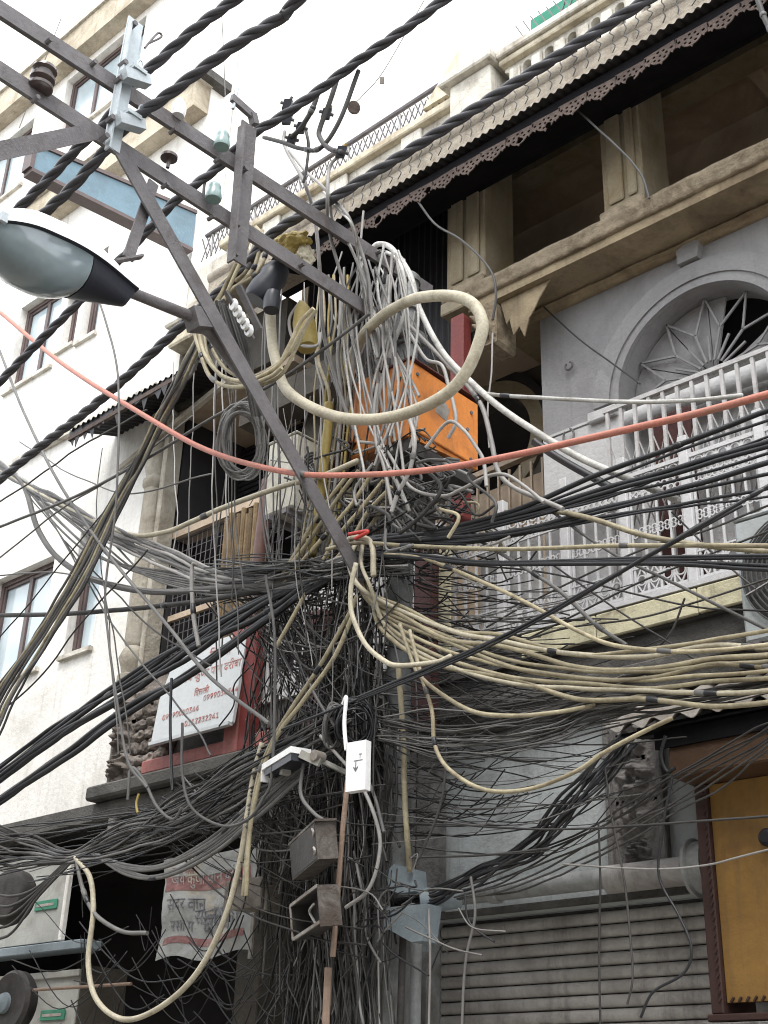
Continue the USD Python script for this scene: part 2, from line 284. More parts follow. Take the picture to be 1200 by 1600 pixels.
GLY = json.loads(r'''{"a":[[[233,-19,233,-16,265,-16,264,-9,268,-4,276,-5,280,-11,281,-16,322,-16,322,-19,318,-19,317,-20,317,-44,314,-44,314,-19,306,-19,306,-44,303,-44,303,-37,299,-39,292,-39,287,-34,288,-26,293,-23,301,-23,301,-27,297,-26,296,-27,300,-33,302,-33,303,-31,303,-19,283,-19,281,-20,281,-44,278,-44,278,-19,270,-19,271,-26,266,-32,264,-32,271,-41,273,-41,273,-43,270,-44,258,-31,258,-27,264,-28,267,-26,267,-19,250,-19,250,-27,244,-27,241,-28,239,-30,239,-35,242,-38,246,-38,247,-34,252,-34,253,-35,252,-43,254,-45,251,-46,248,-41,241,-41,235,-35,236,-27,241,-24,246,-24,246,-19],[291,-33,293,-36,298,-36,296,-31,293,-28,291,-28],[268,-13,269,-16,277,-16,275,-8,273,-7,270,-7,268,-9]],[[162,-19,162,-16,223,-16,223,-19,219,-20,219,-44,215,-44,215,-30,207,-30,206,-35,203,-35,200,-32,200,-27,215,-27,215,-19,196,-19,194,-20,194,-44,191,-44,191,-19,183,-19,183,-44,180,-44,180,-36,170,-37,167,-35,165,-29,165,-19],[169,-31,171,-34,175,-34,180,-31,180,-21,179,-19,169,-19]],[[74,-19,74,-16,152,-16,152,-19,148,-19,147,-20,147,-44,144,-44,144,-19,136,-19,136,-44,132,-44,132,-19,127,-19,126,-20,126,-34,123,-37,116,-37,112,-34,111,-19,94,-19,94,-27,102,-26,105,-29,105,-39,103,-42,100,-41,102,-36,102,-31,100,-29,97,-29,94,-32,94,-44,90,-44,90,-38,81,-39,76,-34,77,-26,81,-23,88,-23,90,-24,90,-19],[115,-31,118,-34,121,-34,123,-32,123,-19,115,-19],[80,-34,83,-36,88,-35,90,-33,90,-27,84,-26,81,-27,80,-29]],[[88,-50,91,-47,94,-51,98,-53,104,-53,106,-51,106,-49,104,-47,98,-48,97,-45,98,-44,105,-44,108,-46,109,-52,105,-56,97,-56,94,-55]],[[4,-19,4,-16,63,-16,63,-19,59,-20,59,-44,55,-44,55,-37,45,-38,40,-34,39,-28,44,-26,44,-21,43,-19,33,-19,33,-44,29,-44,29,-27,22,-27,24,-31,24,-37,21,-40,13,-39,9,-35,6,-29,6,-26,9,-25,9,-28,12,-34,16,-37,19,-37,21,-35,21,-33,16,-27,17,-24,29,-24,29,-19],[43,-30,46,-35,50,-35,55,-32,55,-19,47,-19,48,-25,47,-28]]],"b":[[[4,-19,4,-16,7,-16,6,-10,8,-6,12,-4,20,-4,27,-7,29,-10,32,-11,32,-13,36,-16,89,-16,88,-9,89,-7,92,-4,98,-4,102,-7,105,-16,110,-16,110,-19,106,-19,105,-20,105,-44,102,-44,102,-19,94,-19,94,-44,90,-44,90,-28,86,-29,84,-34,81,-34,81,-29,79,-28,75,-28,74,-29,74,-35,77,-39,81,-41,80,-44,78,-44,70,-35,70,-29,72,-26,80,-25,82,-27,85,-27,87,-25,90,-25,90,-19,64,-19,64,-44,60,-44,60,-28,56,-29,54,-34,51,-34,51,-29,49,-28,45,-28,44,-29,44,-35,47,-39,51,-41,50,-44,48,-44,40,-35,40,-29,42,-26,50,-25,52,-27,55,-27,57,-25,60,-25,60,-19,32,-19,32,-27,26,-27,23,-28,21,-30,21,-35,24,-38,28,-38,29,-34,34,-34,35,-35,34,-43,36,-44,35,-46,33,-46,30,-41,21,-40,17,-35,18,-27,23,-24,28,-24,27,-19,13,-19,11,-20,11,-44,8,-44,8,-19],[92,-14,93,-16,101,-16,99,-8,97,-7,94,-7,92,-9],[10,-15,12,-16,30,-15,26,-10,18,-7,14,-7,10,-10]]],"c":[[[86,-7,86,-4,151,-4,151,-7,147,-8,147,-32,143,-32,143,-16,139,-17,137,-22,134,-22,134,-17,132,-16,128,-16,127,-17,127,-23,130,-27,134,-29,133,-32,131,-32,123,-23,123,-17,125,-14,133,-13,135,-15,138,-15,140,-13,143,-13,143,-7,118,-7,117,-9,117,-32,114,-32,114,-7,107,-7,107,-32,103,-32,103,-26,93,-27,88,-22,88,-16,91,-12,101,-11,103,-12,103,-7],[92,-22,95,-24,101,-23,103,-21,103,-13,101,-13,101,-15,96,-14,93,-15,92,-17]],[[4,-7,4,-4,76,-4,76,-7,71,-7,72,-14,71,-16,65,-21,72,-29,74,-29,74,-31,71,-32,59,-19,59,-15,65,-16,68,-14,68,-7,51,-7,51,-15,44,-15,40,-18,40,-24,43,-26,47,-26,48,-22,53,-22,54,-23,54,-27,53,-29,55,-33,52,-34,49,-29,42,-29,36,-23,37,-15,42,-12,47,-12,47,-7,30,-7,30,-32,26,-32,26,-21,12,-20,12,-22,20,-29,20,-31,17,-32,9,-24,9,-22,6,-19,6,-15,13,-16,13,-12,14,-11,13,-7],[16,-16,17,-18,23,-18,26,-17,26,-7,17,-7,17,-15]]],"d":[[[86,-7,86,-4,153,-4,153,-7,149,-8,149,-32,145,-32,145,-16,141,-17,139,-22,136,-22,136,-17,134,-16,130,-16,129,-17,129,-23,132,-27,136,-29,135,-32,133,-32,125,-23,125,-17,127,-14,135,-13,137,-15,140,-15,142,-13,145,-13,145,-7,120,-7,119,-9,119,-32,116,-32,116,-7,109,-7,108,-9,108,-32,105,-32,105,-21,95,-21,95,-25,91,-25,88,-22,88,-18,92,-18,92,-9,91,-7],[95,-17,105,-18,105,-7,95,-7]],[[4,-7,4,-4,75,-4,75,-7,71,-8,71,-32,67,-32,67,-16,63,-17,61,-22,58,-22,58,-17,56,-16,52,-16,51,-17,51,-23,54,-27,58,-29,57,-32,55,-32,47,-23,47,-17,49,-14,57,-13,59,-15,62,-15,64,-13,67,-13,67,-7,42,-7,41,-9,41,-32,38,-32,38,-7,30,-7,30,-32,26,-32,26,-21,12,-20,12,-22,20,-29,20,-31,17,-32,9,-24,9,-22,6,-19,6,-15,13,-16,13,-12,14,-11,13,-7],[16,-16,17,-18,23,-18,26,-17,26,-7,17,-7,17,-15]]],"f":[[[74,-7,74,-4,101,-4,101,-7,97,-7,96,-8,96,-32,93,-32,93,-21,83,-21,83,-25,79,-25,76,-22,76,-18,80,-18,80,-9,79,-7],[92,-18,93,-7,83,-7,83,-18]],[[4,-7,4,-4,64,-4,64,-7,60,-7,59,-8,59,-32,56,-32,56,-7,48,-7,48,-32,44,-32,44,-21,30,-20,30,-22,38,-29,38,-31,35,-32,27,-24,27,-22,24,-19,24,-15,31,-16,32,-11,31,-7,18,-7,19,-14,14,-20,12,-21,19,-29,21,-29,21,-31,18,-32,6,-19,6,-15,12,-16,15,-14,15,-7],[35,-7,34,-17,35,-18,41,-18,44,-17,44,-7]]],"g":[[[4,-20,4,-17,39,-17,38,-11,35,-8,30,-9,29,-5,38,-6,43,-17,93,-17,93,-20,89,-20,88,-21,88,-45,85,-45,85,-20,67,-20,67,-28,75,-27,78,-30,78,-40,76,-43,73,-42,75,-37,75,-32,73,-30,70,-30,67,-33,67,-45,63,-45,63,-39,54,-40,49,-35,50,-27,54,-24,61,-24,63,-25,63,-20,43,-20,44,-27,39,-33,37,-34,44,-42,46,-42,46,-44,43,-45,31,-32,31,-28,37,-29,40,-27,40,-20,25,-20,25,-45,22,-45,22,-38,18,-40,11,-40,6,-35,7,-27,12,-24,20,-24,20,-28,16,-27,15,-28,19,-34,21,-34,22,-32,22,-20],[53,-35,56,-37,61,-36,63,-34,63,-28,57,-27,54,-28,53,-30],[10,-34,12,-37,17,-37,15,-32,12,-29,10,-29]]]}''')
def glyphs(key):
    ps = []
    for rings in GLY[key]:
        rr = [[(r[i], r[i + 1]) for i in range(0, len(r), 2)] for r in rings]
        ps.append(Polygon(rr[0], rr[1:]).buffer(0))
    return unary_union(ps)
def lettering(g, O, U, V, width, t=.004):
    """sets a shape of glyphs from O along U, V, scaled to the width"""
    from shapely import affinity
    x0, y0, x1, y1 = g.bounds; k = width / (x1 - x0)
    return MB().poly(affinity.affine_transform(g, [k, 0, 0, k, -x0 * k, -y0 * k]), O, U, V, t), (y1 - y0) * k
def latin(text, O, U, V, h, t=.003):
    m = meshkit.text_mesh(text, h, 1.0); p = np.asarray(m.vertices); U, V = np.asarray(U, float), np.asarray(V, float)
    return MB().add(np.asarray(O, float) + p[:, :1] * U + p[:, 1:2] * V + p[:, 2:] * np.cross(U, V) * t, m.faces)
XU, ZU, NU = (1, 0, 0), (0, 0, 1), (0, -1, 0)
# ================================================================== ground
single('street_ground', MB().box(-150, 150, -150, 150, -.3, 0), 'street_dust', 'dusty grey ground of the narrow street', 'street', kind='structure', smooth=False)

# ================================================================== the other side of the street, behind the camera
OP = thing('opposite_building', 'plain grey building on the other side of the street behind the viewer', 'building', (-6, -3, 0))
part(OP, 'front', MB().box(-40, 22, -9, -2.6, 0, 9.0), 'opposite_wall', False)
part(OP, 'parapet', MB().box(-40, 22, -3.0, -2.5, 9.0 + .002, 9.0 + .5), 'opposite_wall', False)
# ================================================================== white building on the left
WB = thing('white_building', 'tall overexposed white plastered building with brown framed windows at left', 'building', (-20, 7, 0))
WX = -9.72
wins = [(-14.7, -13.05, 6.0, 7.36), (-12.85, -11.62, 6.02, 7.36), (-11.16, -10.66, 6.04, 7.5),
        (-13.45, -12.42, 10.2, 11.55), (-12.28, -11.98, 10.35, 11.2), (-11.86, -11.5, 10.3, 11.62),
        (-13.35, -11.45, 14.35, 15.62), (-16.6, -14.15, 14.1, 15.4), (-16.4, -14.3, 10.3, 11.5), (-16.4, -15.4, 6.0, 7.36)]
g = rect(-24, WX, 4.3, 19)
for w in wins: g = g.difference(rect(*w))
part(WB, 'front_wall', MB().wall(g, 7.0, .35), 'white_wall', False)
part(WB, 'side_wall', MB().box(WX - .35, WX, 7.36, 14, 4.3, 19), 'white_wall', False)
part(WB, 'rear_body', MB().box(-24, WX - .36, 7.9, 14, 4.3, 18.9), 'white_wall', False)
part(WB, 'lower_wall', MB().box(-24, -13.21, 7.02, 7.5, 0, 4.15), 'soot_wall', False)
rng = random.Random(5)
for (x0, x1, z0, z1) in wins:
    fr = MB(); t = .06
    fr.box(x0, x1, 7.10, 7.19, z1 - t, z1); fr.box(x0, x1, 7.10, 7.19, z0, z0 + t)
    fr.box(x0, x0 + t, 7.10, 7.19, z0 + t, z1 - t); fr.box(x1 - t, x1, 7.10, 7.19, z0 + t, z1 - t)
    wf = part(WB, 'window', fr, 'frame_brown', False)
    k = 3 if x1 - x0 > 1.3 else 2 if x1 - x0 > .6 else 1
    cw = (x1 - x0 - 2 * t) / k
    for i in range(k):
        a = x0 + t + cw * i
        part(wf, 'pane', MB().box(a + .03, a + cw - .03, 7.145, 7.155, z0 + t + .03, z1 - t - .03), 'window_glass', False)
        fm = MB()
        fm.box(a, a + .035, 7.115, 7.17, z0 + t, z1 - t); fm.box(a + cw - .035, a + cw, 7.115, 7.17, z0 + t, z1 - t)
        fm.box(a + .035, a + cw - .035, 7.12, 7.168, z1 - t - .04, z1 - t); fm.box(a + .035, a + cw - .035, 7.12, 7.168, z0 + t, z0 + t + .04)
        part(wf, 'sash', fm, 'frame_brown', False)
    part(wf, 'sill', MB().box(x0 - .04, x1 + .04, 6.95, 7.1, z0 - .05, z0 - .002), 'white_cornice', False)
for z0, z1 in ((15.75, 16.25), (12.72, 13.12), (9.0, 9.12)):
    if z0 > 12: part(WB, 'string_course', MB().box(-24, WX - .02, 6.78, 6.998, z0, z1), 'beige_band', False)
    if z0 > 12: part(WB, 'string_course', MB().box(-24, WX + .03, 6.74, 6.999, z1 + .002, z1 + .07), 'white_cornice', False)
part(WB, 'string_course', MB().box(-24, WX - .3, 6.93, 6.998, 8.9, 8.97), 'white_cornice', False)
part(WB, 'band_bracket', MB().box(WX - .08, WX + .14, 6.72, 7.2, 13.13, 13.25), 'slab_dark', False)
part(WB, 'wall_foot', MB().box(-24, -9.98, 6.9, 6.998, 4.16, 4.32), 'slab_dark', False)
# thin conduits hanging on the white front
for i, (a, b, lab) in enumerate((((345, 0), (352, 150), 'thin grey drip wire down the white corner above the ledge'), ((95, 30), (30, 200), 'thin grey wire slanting over the beige band'))):
    P = [at(*a, 6.7), (at(*a, 6.7) + at(*b, 6.7)) / 2 + [0, 0, .03], at(*b, 6.7)]
    single('thin_wire', MB().tube(spline(P, 8), .006, 5), 'c_grey', lab, 'wire')

# ================================================================== old balconied house
OH = thing('old_house', 'old balconied house with tin eaves, arched wall and terrace balustrade', 'house', (-4, 7, 0))
XR = 3.0
# --- ground floor
g = rect(-6.13, XR, 0, 4.2).difference(rect(-6.0, -3.1, -1, 2.955))
part(OH, 'ground_wall', MB().wall(g, 7.0, .3), 'blue_grey_wall', False)
part(OH, 'door_jamb', MB().bev(-6.26, -6.135, 6.96, 7.25, 0, 4.19), 'stone_relief', False)
part(OH, 'edge_pilaster', MB().bev(-6.13, -5.86, 6.975, 6.999, 3.0, 4.19, .006), 'stone_relief', False)
part(OH, 'plinth_band', MB().box(-6.13, -3.1, 6.965, 6.998, 2.955, 3.0), 'slab_dark', False)
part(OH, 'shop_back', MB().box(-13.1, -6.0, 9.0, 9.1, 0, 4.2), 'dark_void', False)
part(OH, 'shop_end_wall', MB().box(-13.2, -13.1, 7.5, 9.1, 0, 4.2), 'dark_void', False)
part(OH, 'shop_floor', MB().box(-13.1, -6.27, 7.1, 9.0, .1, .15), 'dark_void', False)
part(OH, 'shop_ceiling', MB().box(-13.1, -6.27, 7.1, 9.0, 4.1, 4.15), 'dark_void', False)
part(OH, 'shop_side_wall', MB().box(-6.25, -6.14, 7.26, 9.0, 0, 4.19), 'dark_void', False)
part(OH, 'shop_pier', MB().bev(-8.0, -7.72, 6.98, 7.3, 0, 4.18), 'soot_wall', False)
# roller shutter: every slat a piece
sh = part(OH, 'roller_shutter', MB().box(-6.0, -3.1, 7.13, 7.15, 0, 2.95), 'box_dark', False)
z = 2.93
while z > .9:
    a = np.linspace(0, math.pi, 7); yy = 7.128 - .034 * np.sin(a) ** .75; zz = z - .002 - (.077) * (1 - np.cos(a)) / 2
    V = np.concatenate([np.stack([np.full(7, x), yy, zz], 1) for x in (-5.985, -3.12)])
    part(sh, 'slat', MB().add(V, [[i, i + 1, i + 8, i + 7] for i in range(6)]), 'shutter_steel', 60)
    z -= .083
part(OH, 'shutter_guide', MB().box(-6.07, -5.99, 6.95, 7.12, 0, 2.75), 'pipe_steel', False)
part(OH, 'shutter_guide', MB().box(-6.2, -6.1, 6.9, 6.958, 0, 2.72), 'box_grey', False)
part(OH, 'drain_pipe', MB().lathe((-5.9, 6.86, 3.075), (1, 0, 0), [(0, 0), (.062, 0), (.062, 1.49), (.05, 1.5), (0, 1.5)], 20), 'pipe_steel', 40)
part(OH, 'pipe_collar', MB().lathe((-5.35, 6.86, 3.075), (1, 0, 0), [(.063, 0), (.078, .005), (.078, .06), (.063, .065)], 20), 'pipe_steel', 40)
part(OH, 'roller_drum', MB().lathe((-4.42, 6.84, 3.06), (1, 0, 0), [(0, 0), (.085, 0), (.085, .62), (0, .62)], 24), 'shutter_steel', 40)
dr = part(OH, 'drum_plate', MB().lathe((-3.80, 6.8, 3.06), (1, 0, 0), [(0, 0), (.17, 0), (.17, .02), (.15, .03), (.15, .09), (.165, .1), (.165, .12), (0, .12)], 28), 'pipe_steel', 30)
for k in range(8):
    a = k * math.pi / 4
    part(dr, 'bolt', MB().cyl((-3.82, 6.8 + .13 * math.cos(a), 3.06 + .13 * math.sin(a)), (-3.79, 6.8 + .13 * math.cos(a), 3.06 + .13 * math.sin(a)), .012, 8), 'steel')
# carved stone pilaster on the ground floor
cp = part(OH, 'carved_pilaster', MB().box(-4.44, -4.06, 6.94, 6.999, 3.15, 4.15), 'stone_relief', False)
part(cp, 'edge_moulding', MB().bev(-4.46, -4.42, 6.9, 6.94, 3.15, 4.15, .008), 'stone_relief', False)
part(cp, 'edge_moulding', MB().bev(-4.08, -4.04, 6.9, 6.94, 3.15, 4.15, .008), 'stone_relief', False)
def carve(parent, name, cx, y, cz, w, h, m, seed, depth=.06, nn=46):
    """deeply carved foliage: a grid pushed out along a pattern of petals and scrolls"""
    u, v = np.meshgrid(np.linspace(-1, 1, nn), np.linspace(-1, 1, nn)); r = np.hypot(u, v); a = np.arctan2(v, u)
    q = np.stack([u * 2.2, v * 2.2, np.full_like(u, seed)], -1)
    hgt = np.clip(1 - r ** 3, 0, 1) * (.45 + .35 * np.cos(5 * a + 4 * r + seed) * np.clip(r * 2, 0, 1) + .35 * np.cos(9 * r + seed)) + .6 * (meshkit.fbm(q * 2, 3, seed) - .5)
    hgt = np.clip(hgt, 0, 1.2) * np.clip((1 - np.maximum(abs(u), abs(v))) * 8, 0, 1)
    V = np.stack([cx + u * w / 2, y - hgt * depth, cz + v * h / 2], -1).reshape(-1, 3)
    i, j = np.meshgrid(np.arange(nn - 1), np.arange(nn - 1), indexing='ij')
    F = np.stack([i * nn + j, i * nn + j + 1, (i + 1) * nn + j + 1, (i + 1) * nn + j], -1).reshape(-1, 4)
    return part(parent, name, MB().add(V, F), m, 50)
for k, (cz, w, h) in enumerate(((3.95, .26, .3), (3.68, .31, .3), (3.42, .3, .28), (3.24, .2, .14))):
    carve(cp, 'carved_rosette', -4.25, 6.938, cz, w, h, 'stone_relief', k + 1, .09)
# --- balcony slab and ledges
part(OH, 'balcony_ledge', MB().bev(-7.9, XR, 6.9, 7.3, 4.21, 4.42, .02), 'slab_dark', False)
part(OH, 'ledge_mould', MB().bev(-7.9, XR, 6.86, 6.899, 4.34, 4.42, .01), 'slab_dark', False)
part(OH, 'balcony_beam', MB().box(-7.9, XR, 6.97, 7.3, 4.425, 4.645), 'slab_dark', False)
part(OH, 'balcony_slab', MB().box(-8.0, XR, 6.935, 8.6, 4.65, 4.86), 'slab_dark', False)
rng = random.Random(11)
x = -5.1
while x < XR:
    w = rng.uniform(.5, .8)
    part(OH, 'fascia_block', MB().bev(x, x + w - .006, 6.9, 6.933, 4.655 + rng.uniform(0, .02), 4.845, .008), 'pale_yellow', False); x += w
part(OH, 'balcony_kerb', MB().box(-7.9, XR, 6.905, 7.06, 4.862, 4.90), 'white_iron', False)
# --- upper floor of the balcony: wall with arch, recessed left bay
AX, AZ = -3.74, 6.78
ring = lambda r: Point(AX, AZ).buffer(r, 48).intersection(rect(-9, 9, AZ, 20))
door = ring(.71).union(rect(AX - .71, AX + .71, 4.86, AZ + .001))
AX2 = -.6
ring2 = Point(AX2, AZ).buffer(.71, 48).intersection(rect(-9, 9, AZ, 20)).union(rect(AX2 - .71, AX2 + .71, 4.86, AZ + .001))
part(OH, 'arch_wall', MB().wall(rect(-5.2, XR, AZ - .06, 7.94).difference(door).difference(ring2), 7.4, .25), 'upper_plaster', False)
part(OH, 'dado_wall', MB().wall(rect(-5.2, AX - .711, 4.862, AZ - .062), 7.392, .25), 'grey_wall', False)
part(OH, 'dado_wall', MB().wall(rect(AX + .711, XR, 4.862, AZ - .062).difference(ring2), 7.392, .25), 'grey_wall', False)
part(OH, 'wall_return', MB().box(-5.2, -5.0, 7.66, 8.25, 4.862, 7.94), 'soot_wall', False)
part(OH, 'arch_moulding', MB().wall(ring(.95).difference(Point(AX, AZ).buffer(.80, 48)), 7.36, .039), 'upper_plaster', False)
part(OH, 'arch_moulding', MB().wall(ring(.80).difference(Point(AX, AZ).buffer(.765, 48)), 7.375, .024), 'upper_plaster', False)
part(OH, 'arch_moulding', MB().wall(ring(.765).difference(Point(AX, AZ).buffer(.712, 48)), 7.355, .044), 'upper_plaster', False)
part(OH, 'arch_keystone', MB().wall(Polygon([(AX - .1, AZ + .97), (AX + .07, AZ + .97), (AX + .1, AZ + 1.1), (AX + .02, AZ + 1.16), (AX - .1, AZ + 1.1)]), 7.33, .069), 'upper_plaster', False)
part(OH, 'impost_block', MB().bev(AX - 1.0, AX - .74, 7.34, 7.399, AZ - .12, AZ - .03), 'grey_wall', False)
part(OH, 'wall_ledge', MB().box(-5.19, AX - 1.0, 7.39, 7.399, AZ - .1, AZ - .085), 'slab_dark', False)
hook = MB(); a = np.linspace(.3, 5.6, 18); hook.tube(np.stack([-4.93 + .05 * np.sin(a), 7.36 + 0 * a, 6.62 + .07 * np.cos(a)], 1), .009, 6)
part(OH, 'wall_hook', hook, 'steel')
part(OH, 'wall_hook', MB().tube(np.stack([-4.9 + .035 * np.sin(a), 7.36 + 0 * a, 7.27 + .035 * np.cos(a)], 1), .009, 6), 'steel')
# fanlight: star bars and pale boards, one board gone
part(OH, 'door_board', MB().box(AX - .7, AX + .7, 7.60, 7.63, 4.863, AZ - .02), 'grey_wall', False)
import shapely.affinity as sa
for k in range(6):
    a0, a1 = math.pi * k / 6, math.pi * (k + 1) / 6
    if k == 1: continue
    wd = Polygon([(AX, AZ)] + [(AX + .705 * math.cos(a0 + (a1 - a0) * i / 8), AZ + .705 * math.sin(a0 + (a1 - a0) * i / 8)) for i in range(9)]).buffer(-.004)
    if k == 2: wd = wd.difference(Polygon([(AX, AZ), (AX + .9 * math.cos(a0), AZ + .9 * math.sin(a0)), (AX + .9 * math.cos(a0 + .3), AZ + .9 * math.sin(a0 + .3))]))
    part(OH, 'fanlight_board', MB().wall(wd, 7.575, .02), 'upper_plaster', False)
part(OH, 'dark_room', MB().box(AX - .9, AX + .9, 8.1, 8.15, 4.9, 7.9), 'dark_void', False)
fan = []
R1, R2 = .69, .40
for k in range(7):
    a = math.pi * k / 6; fan.append(((.12, a), (R2 - .06, a)))
for k in range(6):
    a = math.pi * (k + .5) / 6; lo, hi = math.pi * k / 6, math.pi * (k + 1) / 6
    fan += [((R1, lo), (R2, a)), ((R2, a), (R1, hi)), ((R2, a), (.12, a))]
for (r0, a0), (r1, a1) in fan:
    p = (AX + r0 * math.cos(a0), 7.53, AZ + .02 + r0 * math.sin(a0)); q = (AX + r1 * math.cos(a1), 7.53, AZ + .02 + r1 * math.sin(a1))
    part(OH, 'fanlight_bar', MB().bar(p, q, .016, .015, up=(0, 1, 0)), 'upper_plaster', False)
tr = MB().lathe((AX - .68, 7.42, 6.6), (1, 0, 0), [(0, 0), (.075, 0), (.075, 1.36), (0, 1.36)], 20)
part(OH, 'transom_roll', tr, 'grey_wall', 40)
part(OH, 'transom_board', MB().box(AX - .7, AX + .7, 7.44, 7.5, 6.68, 6.76), 'slab_dark', False)
# left bay
LX = -6.42
g = rect(-7.9, -5.0, 4.862, 8.9).difference(Point(LX, 7.45).buffer(.5, 40).union(rect(LX - .5, LX + .5, 4.9, 7.45)))
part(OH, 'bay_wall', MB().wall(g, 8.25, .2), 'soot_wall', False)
part(OH, 'bay_arch', MB().wall(Point(LX, 7.45).buffer(.74, 40).difference(Point(LX, 7.45).buffer(.66, 40)).intersection(rect(-9, 0, 7.3, 9)), 8.2, .049), 'black_tin', False)
part(OH, 'bay_arch', MB().wall(Point(LX, 7.45).buffer(.655, 40).difference(Point(LX, 7.45).buffer(.51, 40)).intersection(rect(-9, 0, 6.9, 9)), 8.215, .034), 'column_paint', False)
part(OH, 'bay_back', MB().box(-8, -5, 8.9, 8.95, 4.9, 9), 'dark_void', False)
rl = part(OH, 'bay_railing', MB().bar((-6.9, 8.0, 6.98), (-5.3, 8.0, 7.05), .07, .05), 'brown_wall', False)
for k in range(13):
    x = -6.85 + k * .12
    part(rl, 'railing_bar', MB().box(x, x + .02, 7.99, 8.012, 4.87, 6.95), 'brown_wall', False)
part(rl, 'railing_board', MB().box(-6.9, -5.25, 8.06, 8.08, 4.87, 6.85), 'brown_wall', False)
# broken corbel and torn ochre sheeting under the end of the beam
carve(OH, 'broken_corbel', -5.44, 6.98, 7.72, .2, .42, 'rough_mould', 33, .16)
part(OH, 'corbel_core', MB().bev(-5.53, -5.36, 6.985, 7.3, 7.52, 7.94, .03), 'rough_mould', False)
for k, pts in enumerate((((-5.36, 7.94), (-5.30, 7.70), (-5.27, 7.74), (-5.23, 7.56), (-5.17, 7.62), (-5.12, 7.50), (-5.07, 7.66), (-5.02, 7.72), (-4.97, 7.80), (-4.85, 7.94)), ((-5.3, 7.9), (-5.2, 7.6), (-5.14, 7.7), (-5.1, 7.9)))):
    part(OH, 'torn_sheeting', MB().wall(Polygon(pts), 7.06 + .03 * k, .012), 'ochre', False)
# --- slab of the upper verandah: moulding, soffit, columns, beam, back wall, ceiling
part(OH, 'upper_slab', MB().box(-5.66, XR, 7.0, 8.6, 7.945, 8.16), 'ochre', False)
def rough_bar(x0, x1, y0, y1, z0, z1, amp, seed, nx=160):
    prof = np.array([[y1, z0], [y0 + .02, z0], [y0, z0 + .03], [y0, z0 + (z1 - z0) * .45], [y0 - .025, z0 + (z1 - z0) * .6], [y0 - .025, z1 - .02], [y0, z1], [y1, z1]])
    xs = np.linspace(x0, x1, nx); P = np.array([[[x, p[0], p[1]] for p in prof] for x in xs])
    d = meshkit.fbm(P * 9, 4, seed) - .5; P[:, 1:-1, 1] += d[:, 1:-1] * amp; P[:, 1:-1, 2] += (meshkit.fbm(P * 8 + 40, 3, seed)[:, 1:-1] - .5) * amp
    k = len(prof); i, j = np.meshgrid(np.arange(nx - 1), np.arange(k - 1), indexing='ij')
    mb = MB().add(P.reshape(-1, 3), np.stack([i * k + j + 1, i * k + j, (i + 1) * k + j, (i + 1) * k + j + 1], -1).reshape(-1, 4))
    return mb
part(OH, 'slab_moulding', rough_bar(-5.66, XR, 6.95, 6.999, 8.03, 8.17, .035, 2), 'rough_mould', 45)
part(OH, 'soffit_trim', rough_bar(-5.5, XR, 7.34, 7.398, 7.87, 7.944, .03, 6), 'ochre', 45)
for k, (x0, x1) in enumerate(((-5.9, -5.47), (-4.26, -3.89), (-2.62, -2.24), (-.98, -.6))):
    col = part(OH, 'verandah_column', MB().bev(x0, x1, 6.99, 7.42, 8.172, 9.9, .012), 'column_paint', False)
    part(col, 'column_flute', MB().bev(x0 + .06, x0 + .2, 6.965, 6.988, 8.3, 9.8, .01), 'column_paint', False)
    part(col, 'column_flute', MB().bev(x0 + .24, x1 - .05, 6.965, 6.988, 8.3, 9.8, .01), 'column_paint', False)
    part(col, 'column_base', MB().bev(x0 - .02, x1 + .02, 6.94, 7.44, 8.11, 8.24, .015), 'rough_mould', False)
part(OH, 'column_foot', MB().bev(-5.92, -5.6, 6.93, 7.3, 7.98, 8.108, .012), 'column_paint', False)
part(OH, 'verandah_end', MB().box(-8.3, -8.2, 7.45, 8.6, 8.162, 10.2), 'brown_wall', False)
part(OH, 'verandah_floor', MB().box(-8.3, -5.67, 7.5, 8.6, 8.1, 8.16), 'brown_wall', False)
part(OH, 'verandah_back', MB().box(-8.3, XR, 8.55, 8.6, 8.162, 10.2), 'brown_wall', False)
part(OH, 'verandah_ceiling', MB().box(-8.3, XR, 7.0, 8.54, 10.02, 10.1), 'brown_wall', False)
part(OH, 'verandah_beam', MB().box(-5.95, XR, 7.62, 7.86, 9.78, 10.018), 'column_paint', False)
part(OH, 'ceiling_rib', MB().box(-3.35, -3.27, 7.87, 8.54, 9.9, 10.018), 'brown_wall', False)
part(OH, 'ceiling_rib', MB().box(-5.0, -4.9, 7.87, 8.54, 9.9, 10.018), 'brown_wall', False)
# tin closing the left bay above
def corrug(O, U, V, lu, lv, pitch, amp, per=6, th=.002):
    """corrugated sheet: ridges run along V, waves along U"""
    O, U, V = (np.asarray(q, float) for q in (O, U, V)); Nn = np.cross(U, V); n = max(8, int(lu / pitch * per)); us = np.linspace(0, lu, n)
    w = amp * np.cos(us / pitch * 2 * math.pi); lines = []
    for vv in (0, lv): lines.append(O + us[:, None] * U + vv * V + w[:, None] * Nn)
    a, b = lines; c, d = a + Nn * th, b + Nn * th; Vx = np.concatenate([a, b, c, d]); i = np.arange(n - 1); F = []
    F.append(np.stack([i, i + n, i + n + 1, i + 1], 1)); F.append(np.stack([2 * n + i, 2 * n + i + 1, 3 * n + i + 1, 3 * n + i], 1))
    F.append(np.stack([i, i + 1, 2 * n + i + 1, 2 * n + i], 1)); F.append(np.stack([n + i, 3 * n + i, 3 * n + i + 1, n + i + 1], 1))
    return MB().add(Vx, np.concatenate(F))
for k in range(3):
    part(OH, 'tin_panel', corrug((-8.05 + k * .72, 7.34 + .004 * k, 7.9), (1, 0, 0), (0, 0, 1), .73, 1.9, .076, .012), 'black_tin', 50)
